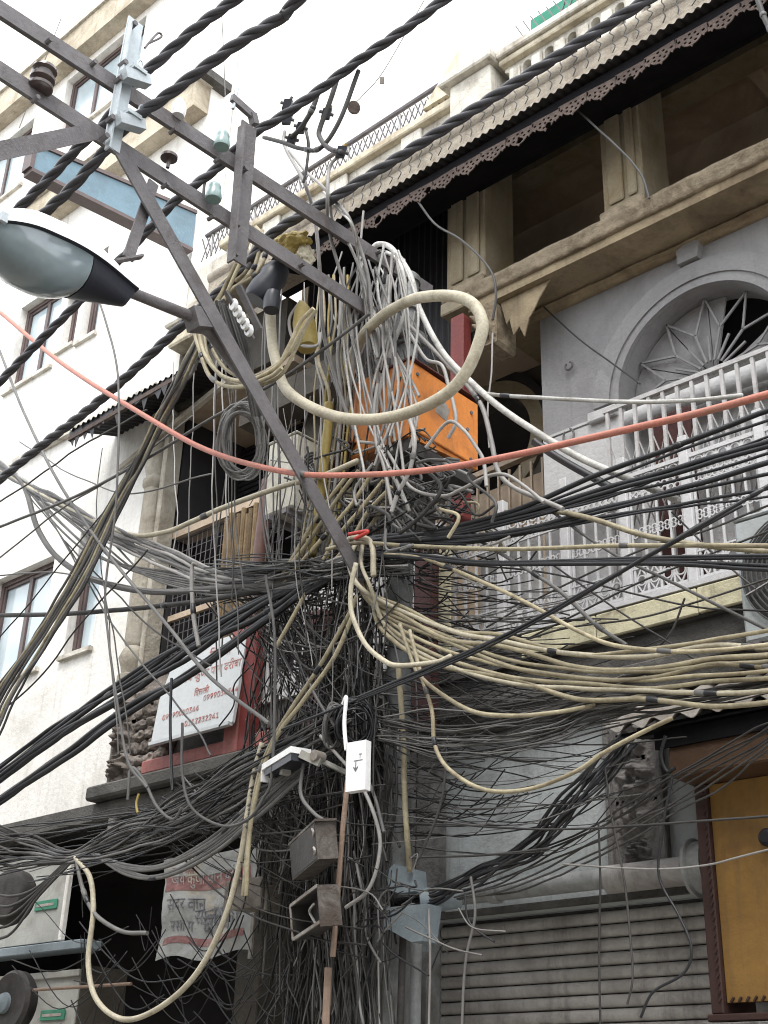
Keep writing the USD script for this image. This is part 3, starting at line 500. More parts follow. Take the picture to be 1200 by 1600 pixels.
# --- eaves: tin edge, fascia with lace fringe, black beam
part(OH, 'terrace_slab', MB().box(-8.7, XR, 6.52, 6.89, 9.17, 9.52), 'cornice_dull', False)
part(OH, 'cornice_roll', MB().lathe((-8.7, 6.56, 9.49), (1, 0, 0), [(0, 0), (.075, 0), (.075, 8.7 + XR), (0, 8.7 + XR)], 16), 'cornice_dull', 40)
part(OH, 'cornice_fillet', MB().bev(-8.72, XR, 6.46, 6.519, 9.17, 9.235, .008), 'cornice_dull', False)
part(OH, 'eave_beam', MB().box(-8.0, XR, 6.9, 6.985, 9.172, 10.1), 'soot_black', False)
x = -7.55
while x < XR - .7:
    part(OH, 'eave_sheet', corrug((x, 6.32, 9.035 + .004 * (int(x * 7) % 2)), (1, 0, 0), (0, math.cos(.3), math.sin(.3)), .8, .3, .078, .011), 'box_dark', 50); x += .76
part(OH, 'eave_fascia', MB().bev(-7.5, XR, 6.40, 6.43, 8.89, 9.03, .005), 'soot_black', False)
# rosette fringe cut from sheet
def lace_shape():
    s = rect(-.13, .13, 0, .06)
    s = s.union(Point(0, -.03).buffer(.085, 16)).union(Point(-.1, -.01).buffer(.05, 12)).union(Point(.1, -.01).buffer(.05, 12)).union(Point(-.13, -.0).buffer(.03, 8)).union(Point(.13, 0).buffer(.03, 8))
    for k in range(7):
        a = k * 2 * math.pi / 7; s = s.difference(Point(.055 * math.cos(a), -.03 + .055 * math.sin(a)).buffer(.013, 6))
    s = s.difference(Point(0, -.03).buffer(.012, 8)).difference(Point(-.1, -.008).buffer(.014, 6)).difference(Point(.1, -.008).buffer(.014, 6)).difference(rect(-.128, -.115, .0, .05))
    s = s.union(Polygon([(-.02, -.1), (.02, -.1), (0, -.14)])).union(Polygon([(-.115, -.05), (-.085, -.05), (-.1, -.08)])).union(Polygon([(.115, -.05), (.085, -.05), (.1, -.08)]))
    return s.intersection(rect(-.13, .13, -.2, .2))
LS = lace_shape(); rng = random.Random(4); x = -7.0
while x < -1.2:
    s = sa.translate(sa.rotate(sa.scale(LS, 1, .78, origin=(0, 0)), rng.uniform(-4, 4), origin=(0, 0)), x, 8.88 + rng.uniform(-.012, .012))
    if rng.random() < .45: s = s.difference(Point(x + rng.uniform(-.1, .1), 8.83 + rng.uniform(-.03, .03)).buffer(rng.uniform(.02, .045), 6))
    part(OH, 'fringe_piece', MB().wall(s, 6.385 + rng.uniform(-.004, .004), .008), 'rust_lace', False); x += .262
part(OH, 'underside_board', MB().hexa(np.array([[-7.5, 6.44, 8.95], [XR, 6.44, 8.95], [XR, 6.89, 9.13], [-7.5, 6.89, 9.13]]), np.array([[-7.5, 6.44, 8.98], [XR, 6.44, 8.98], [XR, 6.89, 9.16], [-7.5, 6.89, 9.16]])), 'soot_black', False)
# wire netting pinned over the cornice: each crooked strand
rng = random.Random(9); x = -6.8
while x < -2.9:
    z0 = 9.40; P = [[x, 6.455, 9.50]]
    for k in range(5): P.append([x + (.022 if k % 2 else -.014) * rng.uniform(.3, 1.3) + rng.uniform(-.008, .008), 6.445, 9.46 - k * .055])
    part(OH, 'netting_strand', MB().tube(spline(P, 3), .0055, 4), 'c_dark'); x += .118 + rng.uniform(-.012, .012)
# --- terrace parapet: balusters, coping, piers
TB = part(OH, 'terrace_balustrade', MB().box(-5.0, XR, 6.62, 6.86, 9.522, 9.56), 'white_cornice', False)
part(TB, 'coping', MB().bev(-5.0, XR, 6.56, 6.92, 10.10, 10.18, .012), 'white_cornice', False)
part(TB, 'coping', MB().bev(-5.0, XR, 6.60, 6.88, 10.04, 10.098, .012), 'cream_trim', False)
slot = rect(-.045, .045, .03, .39).union(Point(0, .39).buffer(.045, 10))
BS = rect(-.1175, .1175, 0, .478).difference(sa.translate(slot, .1175, 0)).difference(sa.translate(slot, -.1175, 0))
x = -4.86
while x < XR:
    m = MB().wall(sa.translate(BS, x, 9.561), 6.67, .13); m.bev(x - .055, x + .055, 6.64, 6.669, 9.60, 9.98, .012)
    part(TB, 'baluster', m, 'white_cornice', False); x += .2352
PR = part(OH, 'terrace_pier', MB().bev(-5.52, -5.06, 6.56, 6.95, 9.522, 10.09, .012), 'white_cornice', False)
part(PR, 'pier_cap', MB().bev(-5.6, -5.0, 6.48, 7.0, 10.092, 10.19, .015), 'white_cornice', False)
part(PR, 'pier_block', MB().bev(-5.47, -5.08, 6.58, 6.9, 10.192, 10.78, .05), 'white_wall', False)
part(PR, 'pier_wing', MB().wall(Polygon([(-5.95, 10.19), (-5.48, 10.19), (-5.48, 10.7)]), 6.68, .12), 'cream_trim', False)
part(OH, 'parapet_wall', MB().wall(rect(-8.7, -5.53, 9.522, 9.97).difference(unary_union([rect(-8.5 + k * .42, -8.5 + k * .42 + .17, 9.52, 9.8) for k in range(7)])), 6.70, .14), 'white_cornice', False)
part(OH, 'parapet_coping', MB().bev(-8.75, -5.53, 6.62, 6.92, 9.972, 10.06, .012), 'cream_trim', False)
for k in range(3): part(OH, 'parapet_pier', MB().bev(-8.1 + k * .95, -7.85 + k * .95, 6.66, 6.699, 9.522, 9.97, .01), 'white_cornice', False)
part(OH, 'terrace_back', MB().box(-8.2, -5.6, 8.6, 8.7, 9.44, 9.95), 'white_cornice', False)
# mesh railing on the parapet
MR = part(OH, 'mesh_railing', MB().tube([(-9.1, 6.72, 10.36), (-5.55, 6.72, 10.42)], .026, 8), 'steel')
for k in range(46):
    x = -9.05 + k * .0755
    part(MR, 'railing_wire', MB().bar((x, 6.72, 10.06), (x - .12, 6.72, 10.36), .012, .012, up=(0, 1, 0)), 'steel', False)
    part(MR, 'railing_wire', MB().bar((x - .12, 6.74, 10.06), (x, 6.74, 10.36), .009, .009, up=(0, 1, 0)), 'steel', False)
for k in range(6): part(MR, 'railing_post', MB().tube([(-9.0 + k * .68, 6.73, 10.06), (-9.0 + k * .68, 6.73, 10.37)], .014, 6), 'gate_iron')
# --- balcony ironwork
GT = part(OH, 'folding_gate', MB().box(-4.42, -1.6, 7.06, 7.1, 6.50, 6.535), 'gate_iron', False)
part(GT, 'gate_track', MB().box(-4.42, -1.6, 7.05, 7.11, 4.902, 4.93), 'gate_iron', False)
for k in range(24):
    x = -4.40 + k * .118
    m = MB().box(x, x + .026, 7.065, 7.07, 4.931, 6.499); m.box(x, x + .004, 7.0702, 7.09, 4.931, 6.499); m.box(x + .022, x + .026, 7.0702, 7.09, 4.931, 6.499)
    part(GT, 'gate_bar', m, 'gate_iron', False)
    if k < 23:
        for zc in (6.02, 5.62):
            for sgn in (-1, 1):
                part(GT, 'lattice_arm', MB().bar((x + .013, 7.095 + .004 * sgn, zc - sgn * .19), (x + .131, 7.095 + .004 * sgn, zc + sgn * .19), .005, .018, up=(0, 1, 0)), 'gate_iron', False)
LB = part(OH, 'balcony_railing', MB().box(-7.9, XR, 6.955, 6.985, 5.83, 5.86), 'white_iron', False)
part(LB, 'rail', MB().box(-7.9, XR, 6.955, 6.985, 4.925, 4.945), 'white_iron', False)
part(LB, 'rail', MB().box(-7.9, XR, 6.96, 6.98, 5.12, 5.132), 'white_iron', False)
part(LB, 'rail', MB().box(-7.9, XR, 6.96, 6.98, 5.62, 5.632), 'white_iron', False)
def ringb(mb, cx, cz, r, w=.009, y=6.962, n=12):
    mb.wall(Point(cx, cz).buffer(r + w / 2, 5).difference(Point(cx, cz).buffer(r - w / 2, 5)), y, .012)
def panel(x0, x1):
    out = []; w = x1 - x0; n = max(3, int(round(w / .098))); st = w / n
    m = MB()
    for k in range(n):
        cx = x0 + st * (k + .5)
        ringb(m, cx, 5.032, .034); m.bar((cx, 6.968, 4.945), (cx - st / 2, 6.968, 5.032), .01, .009, up=(0, 1, 0)); m.bar((cx, 6.9682, 4.945), (cx + st / 2, 6.9682, 5.032), .01, .009, up=(0, 1, 0))
        m.bar((cx, 6.9684, 5.12), (cx - st / 2, 6.9684, 5.032), .01, .009, up=(0, 1, 0)); m.bar((cx, 6.9686, 5.12), (cx + st / 2, 6.9686, 5.032), .01, .009, up=(0, 1, 0))
        for dz in (0, .034): ringb(m, cx - st / 4, 5.37 + dz, .0165); ringb(m, cx + st / 4, 5.37 + dz, .0165)
        for dz in (0, 1):
            ringb(m, cx - st / 4, 5.66 + .05 * dz, .021); ringb(m, cx + st / 4, 5.66 + .05 * dz, .021)
        m.wall(Point(cx, 5.79).buffer(.04, 6).difference(Point(cx, 5.79).buffer(.03, 6)).intersection(rect(-20, 20, 5.75, 5.83)), 6.962, .012)
    tag(part(LB, 'scroll_panel', m, 'white_iron', 40), kind='stuff')
    for k in range(n + 1):
        cx = x0 + st * k
        part(LB, 'upright', MB().box(cx - .008, cx + .008, 6.963, 6.976, 4.946, 5.829), 'white_iron', False)
xs = [-7.85, -7.2, -6.55, -5.92, -5.3, -4.72, -4.22, -3.72, -3.16, -2.6, -2.0]
for i in range(len(xs) - 1):
    panel(xs[i] + .05, xs[i + 1] - .05)
    part(LB, 'railing_post', MB().bev(xs[i] - .035, xs[i] + .035, 6.93, 7.0, 4.903, 6.0, .006), 'white_iron', False)
# pale cloth and panels behind the railing
part(OH, 'balcony_screen', MB().box(-4.98, -4.44, 7.07, 7.085, 4.91, 5.8), 'white_iron', False)
part(OH, 'balcony_screen', MB().box(-5.6, -5.02, 7.075, 7.09, 4.91, 5.75), 'grey_wall', False)
part(OH, 'balcony_screen', MB().box(-3.70, -3.18, 7.13, 7.14, 5.2, 5.75), 'grey_wall', False)
part(OH, 'door_leaf', MB().bev(-4.1, -3.78, 7.2, 7.24, 4.87, 6.4), 'maroon', False)
# --- posts of the balcony
for (x0, x1, z0, z1, m, nm) in ((-5.68, -5.54, 5.88, 7.78, 'red_paint', 'red_post'), (-6.03, -5.85, 4.3, 5.75, 'maroon', 'red_post'), (-8.16, -7.98, 4.44, 5.62, 'pink_paint', 'red_post'), (-7.97, -7.83, 4.44, 5.6, 'red_paint', 'red_post'), (-7.2, -7.02, 4.3, 5.5, 'maroon', 'red_post')):
    part(OH, nm, MB().bev(x0, x1, 6.78, 6.897, z0, z1, .012), m, False)
part(OH, 'brown_pipe', MB().cyl((-7.98, 6.84, 5.6), (-7.9, 6.84, 7.0), .062, 14), 'brown_pipe')
part(OH, 'pale_panel', MB().box(-5.84, -5.73, 6.86, 6.88, 4.87, 5.75), 'pale_yellow', False)
# --- middle bay: dark opening, mesh, blinds, carved column, ledge
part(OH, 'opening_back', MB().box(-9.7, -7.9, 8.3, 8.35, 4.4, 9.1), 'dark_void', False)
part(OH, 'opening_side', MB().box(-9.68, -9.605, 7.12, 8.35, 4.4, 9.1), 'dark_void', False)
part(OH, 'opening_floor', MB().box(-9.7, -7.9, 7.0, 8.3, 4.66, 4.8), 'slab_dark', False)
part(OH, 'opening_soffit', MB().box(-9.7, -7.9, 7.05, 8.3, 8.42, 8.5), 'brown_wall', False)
part(OH, 'lintel', MB().box(-9.62, -7.9, 7.1, 7.3, 7.0, 7.12), 'brown_wall', False)
part(OH, 'cross_beam', MB().box(-8.6, -7.0, 7.0, 7.3, 7.9, 8.2), 'soot_wall', False)
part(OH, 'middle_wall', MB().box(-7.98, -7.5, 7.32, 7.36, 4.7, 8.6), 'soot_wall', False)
WM = part(OH, 'wire_screen', MB().box(-9.6, -8.0, 7.15, 7.17, 6.98, 7.0), 'steel', False)
for k in range(22): part(WM, 'screen_wire', MB().box(-9.58 + k * .075, -9.573 + k * .075, 7.155, 7.162, 5.5, 6.98), 'steel', False)
for k in range(14): part(WM, 'screen_wire', MB().box(-9.6, -8.0, 7.163, 7.168, 5.55 + k * .1, 5.556 + k * .1), 'steel', False)
part(WM, 'screen_rail', MB().box(-9.6, -8.0, 7.14, 7.18, 6.1, 6.16), 'brown_wall', False)
for k in range(11):
    x = -8.72 + k * .058
    part(OH, 'bamboo_slat', MB().cyl((x, 7.08 + .01 * (k % 2), 5.5), (x - .02 + .01 * (k % 3), 7.08, 6.95 + .05 * math.sin(k * 2.1)), .026, 7), 'bamboo')
sl = MB()
for k in range(20): sl.bar((-9.6, 7.9, 7.2 + k * .06), (-8.0, 7.9, 7.2 + k * .06), .03, .045)
part(OH, 'louvre', sl, 'black_tin', False)
# carved corner column
prof = [(0, 0), (.14, 0), (.14, .08), (.1, .1), (.12, .18), (.15, .26), (.12, .34), (.09, .38), (.11, .42), (.115, 1.0), (.105, 2.1), (.1, 2.12), (.13, 2.16), (.13, 2.22), (.1, 2.26), (.12, 2.34), (.14, 2.42), (.11, 2.5), (.1, 2.9), (.12, 3.0), (0, 3.0)]
part(OH, 'carved_column', MB().lathe((-9.83, 6.96, 5.45), (0, 0, 1), prof, 20), 'carved_cream', 45)
part(OH, 'column_strip', MB().bev(-9.68, -9.61, 6.9, 7.1, 5.4, 8.4, .01), 'carved_cream', False)
for k, (cz, w, h) in enumerate(((5.2, .34, .34), (4.9, .36, .34), (4.62, .36, .3))): carve(OH, 'carved_corbel', -9.8, 6.93, cz, w, h, 'rubble', k + 21, .13)
rng = random.Random(21); zz = 4.47
while zz < 5.25:
    x = -9.62; hh = rng.uniform(.11, .17)
    while x < -9.2:
        w = rng.uniform(.12, .2); m = trimesh.creation.icosphere(subdivisions=3, radius=1); v = m.vertices * (1 + 1.3 * (meshkit.fbm(m.vertices * 1.9 + x * 9 + zz * 7, 4, 3) - .5))[:, None]
        v = np.sign(v) * abs(v) ** .75
        part(OH, 'stone', MB().add(v * [w * .5, .09, hh * .5] + [x + w / 2, 6.96, zz + hh / 2], m.faces), 'rubble', 45); x += w * .95
    zz += hh * .92
part(OH, 'stone_backing', MB().box(-10.0, -9.15, 6.98, 7.3, 4.3, 5.45), 'rubble', False)
part(OH, 'front_ledge', MB().bev(-10.0, -7.4, 6.72, 7.2, 4.30, 4.43, .02), 'slab_dark', False)
part(OH, 'front_ledge', MB().bev(-10.0, -7.4, 6.82, 7.2, 4.12, 4.298, .02), 'slab_dark', False)
part(OH, 'pink_ledge', MB().bev(-9.3, -7.6, 6.8, 7.0, 4.45, 4.58, .015), 'pink_paint', False)
for k in range(5): part(OH, 'ledge_bracket', MB().bev(-9.7 + k * .5, -9.6 + k * .5, 6.8, 7.1, 3.9, 4.118, .01), 'stone_relief', False)
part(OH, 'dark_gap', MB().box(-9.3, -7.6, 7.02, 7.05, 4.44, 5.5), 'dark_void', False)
# pale cornice of the low roof between the two houses
part(OH, 'side_cornice', MB().bev(-9.7, -8.72, 6.72, 7.6, 9.42, 9.56, .02), 'white_cornice', False)
part(OH, 'side_cornice', MB().bev(-9.7, -8.72, 6.8, 7.6, 9.2, 9.419, .02), 'cream_trim', False)
part(OH, 'side_wall', MB().box(-9.7, -8.0, 7.0, 7.3, 8.51, 9.2), 'soot_wall', False)
part(OH, 'side_wall', MB().wall(rect(-9.7, -8.75, 9.56, 10.3), 7.0, .2), 'white_cornice', False)
# ================================================================== utility pole with cross-arms
UP = thing('utility_pole', 'grey steel utility pole with long cross-arms buried in cables', 'pole', (-5.45, 6.0, 0))
part(UP, 'shaft', MB().tube([(-5.46, 6, 0), (-5.455, 6, 3.6), (-5.45, 6, 3.62), (-5.45, 6, 7.6)], [.12, .12, .085, .08], 20), 'pole_metal')
part(UP, 'pole_cap', MB().lathe((-5.45, 6, 7.58), (0, 0, 1), [(0, 0), (.095, 0), (.095, .05), (.06, .09), (0, .1)], 20), 'pole_metal')
for z in (4.0, 6.75, 6.98, 7.3): part(UP, 'collar', MB().lathe((-5.45, 6, z), (0, 0, 1), [(.084, 0), (.105, .004), (.105, .06), (.084, .064)], 20), 'pole_metal')
XA = -5.42
armA0, armA1 = np.array([XA, 1.0, 7.05]), np.array([XA, 6.0, 7.07]); armB0, armB1 = np.array([XA, 1.0, 7.43]), np.array([XA, 6.25, 7.63])
a1 = part(UP, 'cross_arm', MB().angle(armA0, armA1, .115, .014, flip=-1), 'steel', False)
a2 = part(UP, 'cross_arm', MB().angle(armB0, armB1, .115, .014, flip=-1), 'steel', False)
def bolts(parent, pts, X, r=.016):
    for (px, py) in pts:
        p = atx(px, py, X); part(parent, 'bolt', MB().cyl(p - [.03, 0, 0], p + [.035, 0, 0], r, 6), 'steel', False)
bolts(a1, ((55, 155), (258, 290), (330, 340), (470, 415)), XA + .02); bolts(a2, ((75, 65), (145, 100), (270, 205), (340, 250), (590, 395)), XA + .02)
ch = part(UP, 'galvanised_channel', MB().bar(atx(174, 232, -5.335), atx(212, 33, -5.335), .012, .115, up=(0, 1, 0)).bar(atx(168, 232, -5.31), atx(204, 33, -5.31), .05, .012, up=(0, 1, 0)), 'galvanised', False)
bolts(ch, ((163, 215), (172, 186), (185, 125), (192, 100), (207, 40)), -5.31, .02)
an = part(UP, 'steel_upright', MB().bar(atx(372, 410, -5.335), atx(389, 195, -5.335), .014, .13, up=(0, 1, 0)).bar(atx(361, 408, -5.30), atx(378, 196, -5.30), .07, .014, up=(0, 1, 0)), 'steel', False)
bolts(an, ((369, 352), (381, 265), (366, 398)), -5.31, .022)
br = part(UP, 'top_bracket', MB().bar(atx(398, 195, -5.33), atx(394, 178, -5.33), .05, .05).bar(atx(396, 182, -5.33), atx(362, 152, -5.33), .03, .06), 'steel', False)
part(br, 'hanger_bolt', MB().cyl(atx(371, 138, -5.33), atx(364, 170, -5.33), .012, 8), 'galvanised')
part(UP, 'diagonal_brace', MB().angle(atx(183, 226, -5.385), atx(566, 905, -5.385), .1, .014, up=(1, 0, 0)), 'steel', False)
part(UP, 'flat_strap', MB().bar(atx(150, 205, -5.34), atx(-60, 248, -5.1), .014, .1), 'steel', False)
st = part(UP, 'hanging_strut', MB().bar(atx(240, 285, -5.39), atx(200, 404, -5.39), .014, .075, up=(0, 1, 0)), 'steel', False)
part(st, 'strut_foot', MB().bar(atx(180, 408, -5.39), atx(222, 401, -5.36), .05, .014), 'steel', False)
part(UP, 'rusty_clamp', MB().bev(-5.56, -5.34, 5.86, 6.12, 7.02, 7.12, .01), 'pole_metal', False)
def insul(px, py, X, axis, prof, m, n=18, r=1.0):
    p = atx(px, py, X); return part(UP, 'insulator', MB().lathe(p, axis, [(a * r, b * r) for a, b in prof], n), m, 40)
spool = [(0, 0), (.055, 0), (.075, .015), (.075, .035), (.045, .055), (.075, .075), (.075, .095), (.055, .11), (.055, .13), (.075, .145), (.07, .165), (0, .18)]
bell = [(0, 0), (.052, 0), (.056, .02), (.05, .06), (.042, .08), (.045, .095), (.04, .12), (.025, .135), (0, .14)]
drop = [(0, 0), (.042, 0), (.05, .05), (.044, .1), (.026, .14), (0, .155)]
insul(62, 141, -5.4, (.1, 0, 1), spool, 'porcelain_brown')
insul(278, 182, -5.4, (0, 0, 1), drop, 'porcelain')
insul(346, 230, -5.34, (0, 0, 1), bell, 'porcelain_green'); insul(333, 312, -5.34, (0, 0, 1), bell, 'porcelain_green')
insul(262, 262, -5.38, (0, 0, 1), [(0, 0), (.012, 0), (.012, .07), (.055, .075), (.055, .095), (.02, .11), (0, .11)], 'porcelain_brown')
for k in range(5):
    p = atx(362 + 6 * k, 476 + 10 * k, -5.42)
    part(UP, 'reel_insulator', MB().lathe(p, (.2, 1, .3), [(0, 0), (.035, .0), (.042, .012), (.042, .022), (.03, .034), (0, .034)], 14), 'porcelain', 40)
part(UP, 'reel_holder', MB().bar(atx(352, 455, -5.42), atx(395, 530, -5.42), .03, .02).bar(atx(372, 446, -5.44), atx(405, 515, -5.44), .05, .02), 'steel', False)
# hanging clamps at the channel
for i, (px, py) in enumerate(((212, 122), (203, 192))):
    p = atx(px, py, -5.26)
    cl = part(UP, 'suspension_clamp', MB().obox(p, (.035, 0, 0), (0, .09, .035), (0, -.012, .035)).obox(p + [.0, .0, .05], (.045, 0, 0), (0, .05, .0), (0, 0, .014)), 'galvanised', False)
    a = np.linspace(0, 2 * math.pi, 14)
    for k in range(3):
        c = atx(213 + 3 * k + 2 * i, 100 + 70 * i - 14 * k + 30, -5.3)
        loop = np.stack([c[0] + (.018 if k % 2 else .004) * np.cos(a), c[1] + (.004 if k % 2 else .018) * np.cos(a), c[2] + .04 * np.sin(a)], 1)
        part(cl, 'chain_link', MB().tube(loop, .006, 5), 'galvanised')
p0 = atx(225, 80, -5.4)
part(UP, 'bent_rod', MB().tube(spline([atx(226, 75, -5.4), atx(246, 52, -5.4), atx(252, 58, -5.4), atx(232, 68, -5.4)], 4), .008, 5), 'steel')
# distribution box on the pole, in orange
def dirpx(px, py): d = _ray(px, py); d = d * [1, 1, 0]; return d / np.linalg.norm(d)
OB = thing('junction_box', 'bright orange steel junction box on the pole behind the cream hose', 'junction box', (-5.2, 6.0, 5.9))
BX = -5.08; y0 = atx(640, 562, BX)[1]; y1 = atx(746, 625, BX)[1]; zt = atx(640, 562, BX)[2]; zb = 5.92; xb = -5.345
part(OB, 'body', MB().hexa(np.array([[xb, y0, zb], [BX, y0, zb], [BX, y1, zb + .05], [xb, y1, zb + .05]]), np.array([[xb, y0, zt], [BX, y0, zt], [BX, y1, zt - .02], [xb, y1, zt - .02]])), 'orange_paint', False)
part(OB, 'door', MB().bev(BX + .001, BX + .022, y0 + .012, y1 - .02, zb + .06, zt - .03, .006), 'orange_paint', False)
part(OB, 'roof_lip', MB().hexa(np.array([[xb - .01, y0 - .015, zt + .001], [BX + .035, y0 - .015, zt + .001], [BX + .035, y1 + .02, zt + .001], [xb - .01, y1 + .02, zt + .001]]), np.array([[xb - .01, y0 - .015, zt + .016], [BX + .03, y0 - .015, zt + .016], [BX + .03, y1 + .02, zt + .016], [xb - .01, y1 + .02, zt + .016]])), 'maroon', False)
part(OB, 'base_plate', MB().box(xb + .01, BX - .01, y0 + .02, y1 - .01, zb - .10, zb - .002), 'box_dark', False)
s = atx(690, 630, BX + .024)
part(OB, 'torn_sticker', MB().poly(Polygon([(-.07, -.1), (.06, -.13), (.09, -.02), (.05, .02), (.06, .1), (-.05, .09), (-.03, .0)]), (BX + .0225, s[1], s[2]), (0, 1, 0), (0, 0, 1), .001), 'box_grey', False)
for (px, py) in ((730, 671), (736, 645), (652, 585), (735, 718)):
    p = atx(px, py, BX + .022); part(OB, 'screw', MB().cyl(p - [.002, 0, 0], p + [.008, 0, 0], .015, 8), 'steel', False)
ob2 = thing('junction_box', 'small orange cable box with dark open flap left of the large one', 'junction box', (-5.6, 5.9, 6.0))
q = at(545, 615, 5.75); r_ = at(597, 700, 5.75)
part(ob2, 'body', MB().bev(q[0] + .07, r_[0] + .02, 5.72, 5.98, r_[2] - .01, q[2] + .05, .012), 'orange_paint', False)
part(ob2, 'side_lug', MB().bev(q[0] + .03, q[0] + .069, 5.76, 5.9, r_[2] + .2, q[2] + .0, .008), 'orange_paint', False)
part(ob2, 'flap', MB().obox((q[0] + .0, 5.74, r_[2] + .03), (.13, -.03, .08), (.0, .1, .03), (-.004, 0, .008)), 'maroon', False)
# ================================================================== street lamp
SL = thing('street_lamp', 'white cobra-head street lamp with grey glass bowl on a rusty arm', 'street lamp', tuple(atx(300, 495, -5.4)))
part(SL, 'arm', MB().tube([atx(392, 600, -5.42), atx(330, 520, -5.42), atx(300, 495, -5.41), atx(200, 455, -5.4)], [.045, .045, .036, .034], 14), 'steel')
part(SL, 'arm_clamp', MB().obox(atx(312, 500, -5.40), (.06, 0, 0), (0, .07, .03), (0, -.03, .06)), 'steel', False)
n0 = atx(206, 458, -5.40); ax = atx(60, 395, -5.40) - n0; ax[2] = ax[2] * 1.0; ax /= np.linalg.norm(ax)
side = np.array([1.0, 0, 0]); upv = np.cross(side, ax); upv = upv if upv[2] > 0 else -upv
LL = 1.0
def loft(ss, wf, tf, bf, k=22):
    V = []
    for s_ in ss:
        for i in range(k):
            a = 2 * math.pi * i / k; c, sn = math.cos(a), math.sin(a)
            V.append(n0 + ax * s_ * LL + side * wf(s_) * math.copysign(abs(c) ** .85, c) + upv * ((tf(s_) if sn > 0 else bf(s_)) * math.copysign(abs(sn) ** .9, sn)))
    n = len(ss); i, j = np.meshgrid(np.arange(n - 1), np.arange(k), indexing='ij'); j2 = (j + 1) % k
    F = np.stack([i * k + j, i * k + j2, (i + 1) * k + j2, (i + 1) * k + j], -1).reshape(-1, 4)
    mb = MB().add(np.array(V), F); e = np.arange(k); e2 = (e + 1) % k
    for b, c, o in ((0, ss[0], 1), ((n - 1) * k, ss[-1], 0)):
        ctr = n0 + ax * c * LL; mb.add(np.vstack([np.array(V)[b:b + k], ctr]), np.stack([np.full(k, k), e2, e] if o else [np.full(k, k), e, e2], 1))
    return mb
wf = lambda s_: .055 + .16 * math.sin(min(1, s_ / .62) * math.pi / 2) ** 1.1 * (1 - max(0, (s_ - .72) / .28) ** 2.2 * .75)
ss = np.linspace(0, 1, 26)
part(SL, 'top_cover', loft(ss, lambda s_: wf(s_) + .012, lambda s_: .04 + .15 * math.sin(min(1, s_ / .55) * math.pi / 2) * (1 - max(0, (s_ - .7) / .3) ** 2 * .7), lambda s_: .004), 'lamp_white', 60)
part(SL, 'gear_cover', loft(np.linspace(.02, .40, 12), lambda s_: wf(s_) - .004, lambda s_: -.004 + 0 * s_, lambda s_: (.10 + .07 * min(1, s_ / .4)) if s_ > .03 else .05), 'lamp_dark', 60)
part(SL, 'glass_bowl', loft(np.linspace(.405, .985, 18), lambda s_: (wf(s_) - .006), lambda s_: -.005, lambda s_: .03 + .21 * math.sin(max(0.02, (s_ - .36) / .64 * .90 + .10) * math.pi) ** .6), 'lamp_bowl', 80)
part(SL, 'rim', loft(np.linspace(.0, 1.0, 26), lambda s_: wf(s_) + .018, lambda s_: .012, lambda s_: .012), 'lamp_dark', 60)
for (px, py) in ((6, 340), (108, 378)):
    p = atx(px, py, -5.22); part(SL, 'latch', MB().obox(p, (.012, 0, 0), (0, .02, 0), (0, 0, .03)), 'galvanised', False)
# ================================================================== signs
def frame4(tl, tr, bl, Y):
    O, A, B = at(*bl, Y), at(*tl, Y), at(*tr, Y); return O, A, B
S1 = thing('shop_sign', 'white hand-painted board with red Hindi lettering and telephone numbers', 'sign', tuple(at(238, 1160, 6.74)))
O = at(238, 1160, 6.70); tilt = np.array([0, .10, .995]); Wd = (at(374, 1137, 6.70)[0] - O[0]) * .9; Hd = .82
part(S1, 'board', MB().poly(Polygon([(0, 0), (Wd, 0), (Wd, Hd), (.35, Hd), (.08, Hd * .82), (0, Hd * .5)]).buffer(.02), O + [0, .03, 0], XU, tilt, .03), 'sign_white', False)
part(S1, 'bottom_edge', MB().bar(O + [-.01, -.01, -.02], O + [Wd + .01, -.01, -.02], .05, .03), 'sign_white', False)
def put(parent, key, off, width, m, O=O, U=XU, V=tilt, t=.003):
    mb, h = lettering(glyphs(key), O + np.array([off[0], -.0015, 0]) + V * off[1], U, V, width, t); part(parent, 'lettering', mb, m, False)
put(S1, 'a', (.26, .48), .80, 'sign_red'); put(S1, 'b', (.48, .34), .2, 'sign_red'); put(S1, 'b', (.6, .66), .3, 'sign_red')
for t_, x_, z_, h_ in (('09990020344', .08, .19, .052), ('0999034344', .62, .27, .052), ('0112232241', .42, .07, .052)):
    part(S1, 'lettering', latin(t_, O + [x_, -.0015, 0] + tilt * z_, XU, tilt, h_), 'sign_red', False)
S2 = thing('cloth_banner', 'crumpled grey printed banner with a faded red band over dark shopfront', 'banner', tuple(at(240, 1500, 6.6)))
O2 = at(244, 1502, 6.6); W2 = at(392, 1480, 6.6)[0] - O2[0]; H2 = at(258, 1345, 6.6)[2] - O2[2] + .02
nu, nv = 60, 50; u, v = np.meshgrid(np.linspace(0, 1, nu), np.linspace(0, 1, nv))
cr = (meshkit.fbm(np.stack([u * 5, v * 4, 0 * u], -1), 4, 8) - .5) * .055
def bpt(u, v, off=0.0):
    c = (meshkit.fbm(np.stack([u * 5, v * 4, 0 * u], -1), 4, 8) - .5) * .055
    sag = -.035 * np.sin(u * math.pi) * v + .03 * np.sin(u * 9) * (1 - v)
    return np.stack([O2[0] + u * W2 + .02 * np.sin(v * 5), O2[1] + c - off, O2[2] + v * H2 + sag], -1)
i, j = np.meshgrid(np.arange(nv - 1), np.arange(nu - 1), indexing='ij')
QF = lambda n_: np.stack([i * n_ + j, i * n_ + j + 1, (i + 1) * n_ + j + 1, (i + 1) * n_ + j], -1).reshape(-1, 4)
part(S2, 'cloth', MB().add(bpt(u, v).reshape(-1, 3), QF(nu)), 'banner', 60)
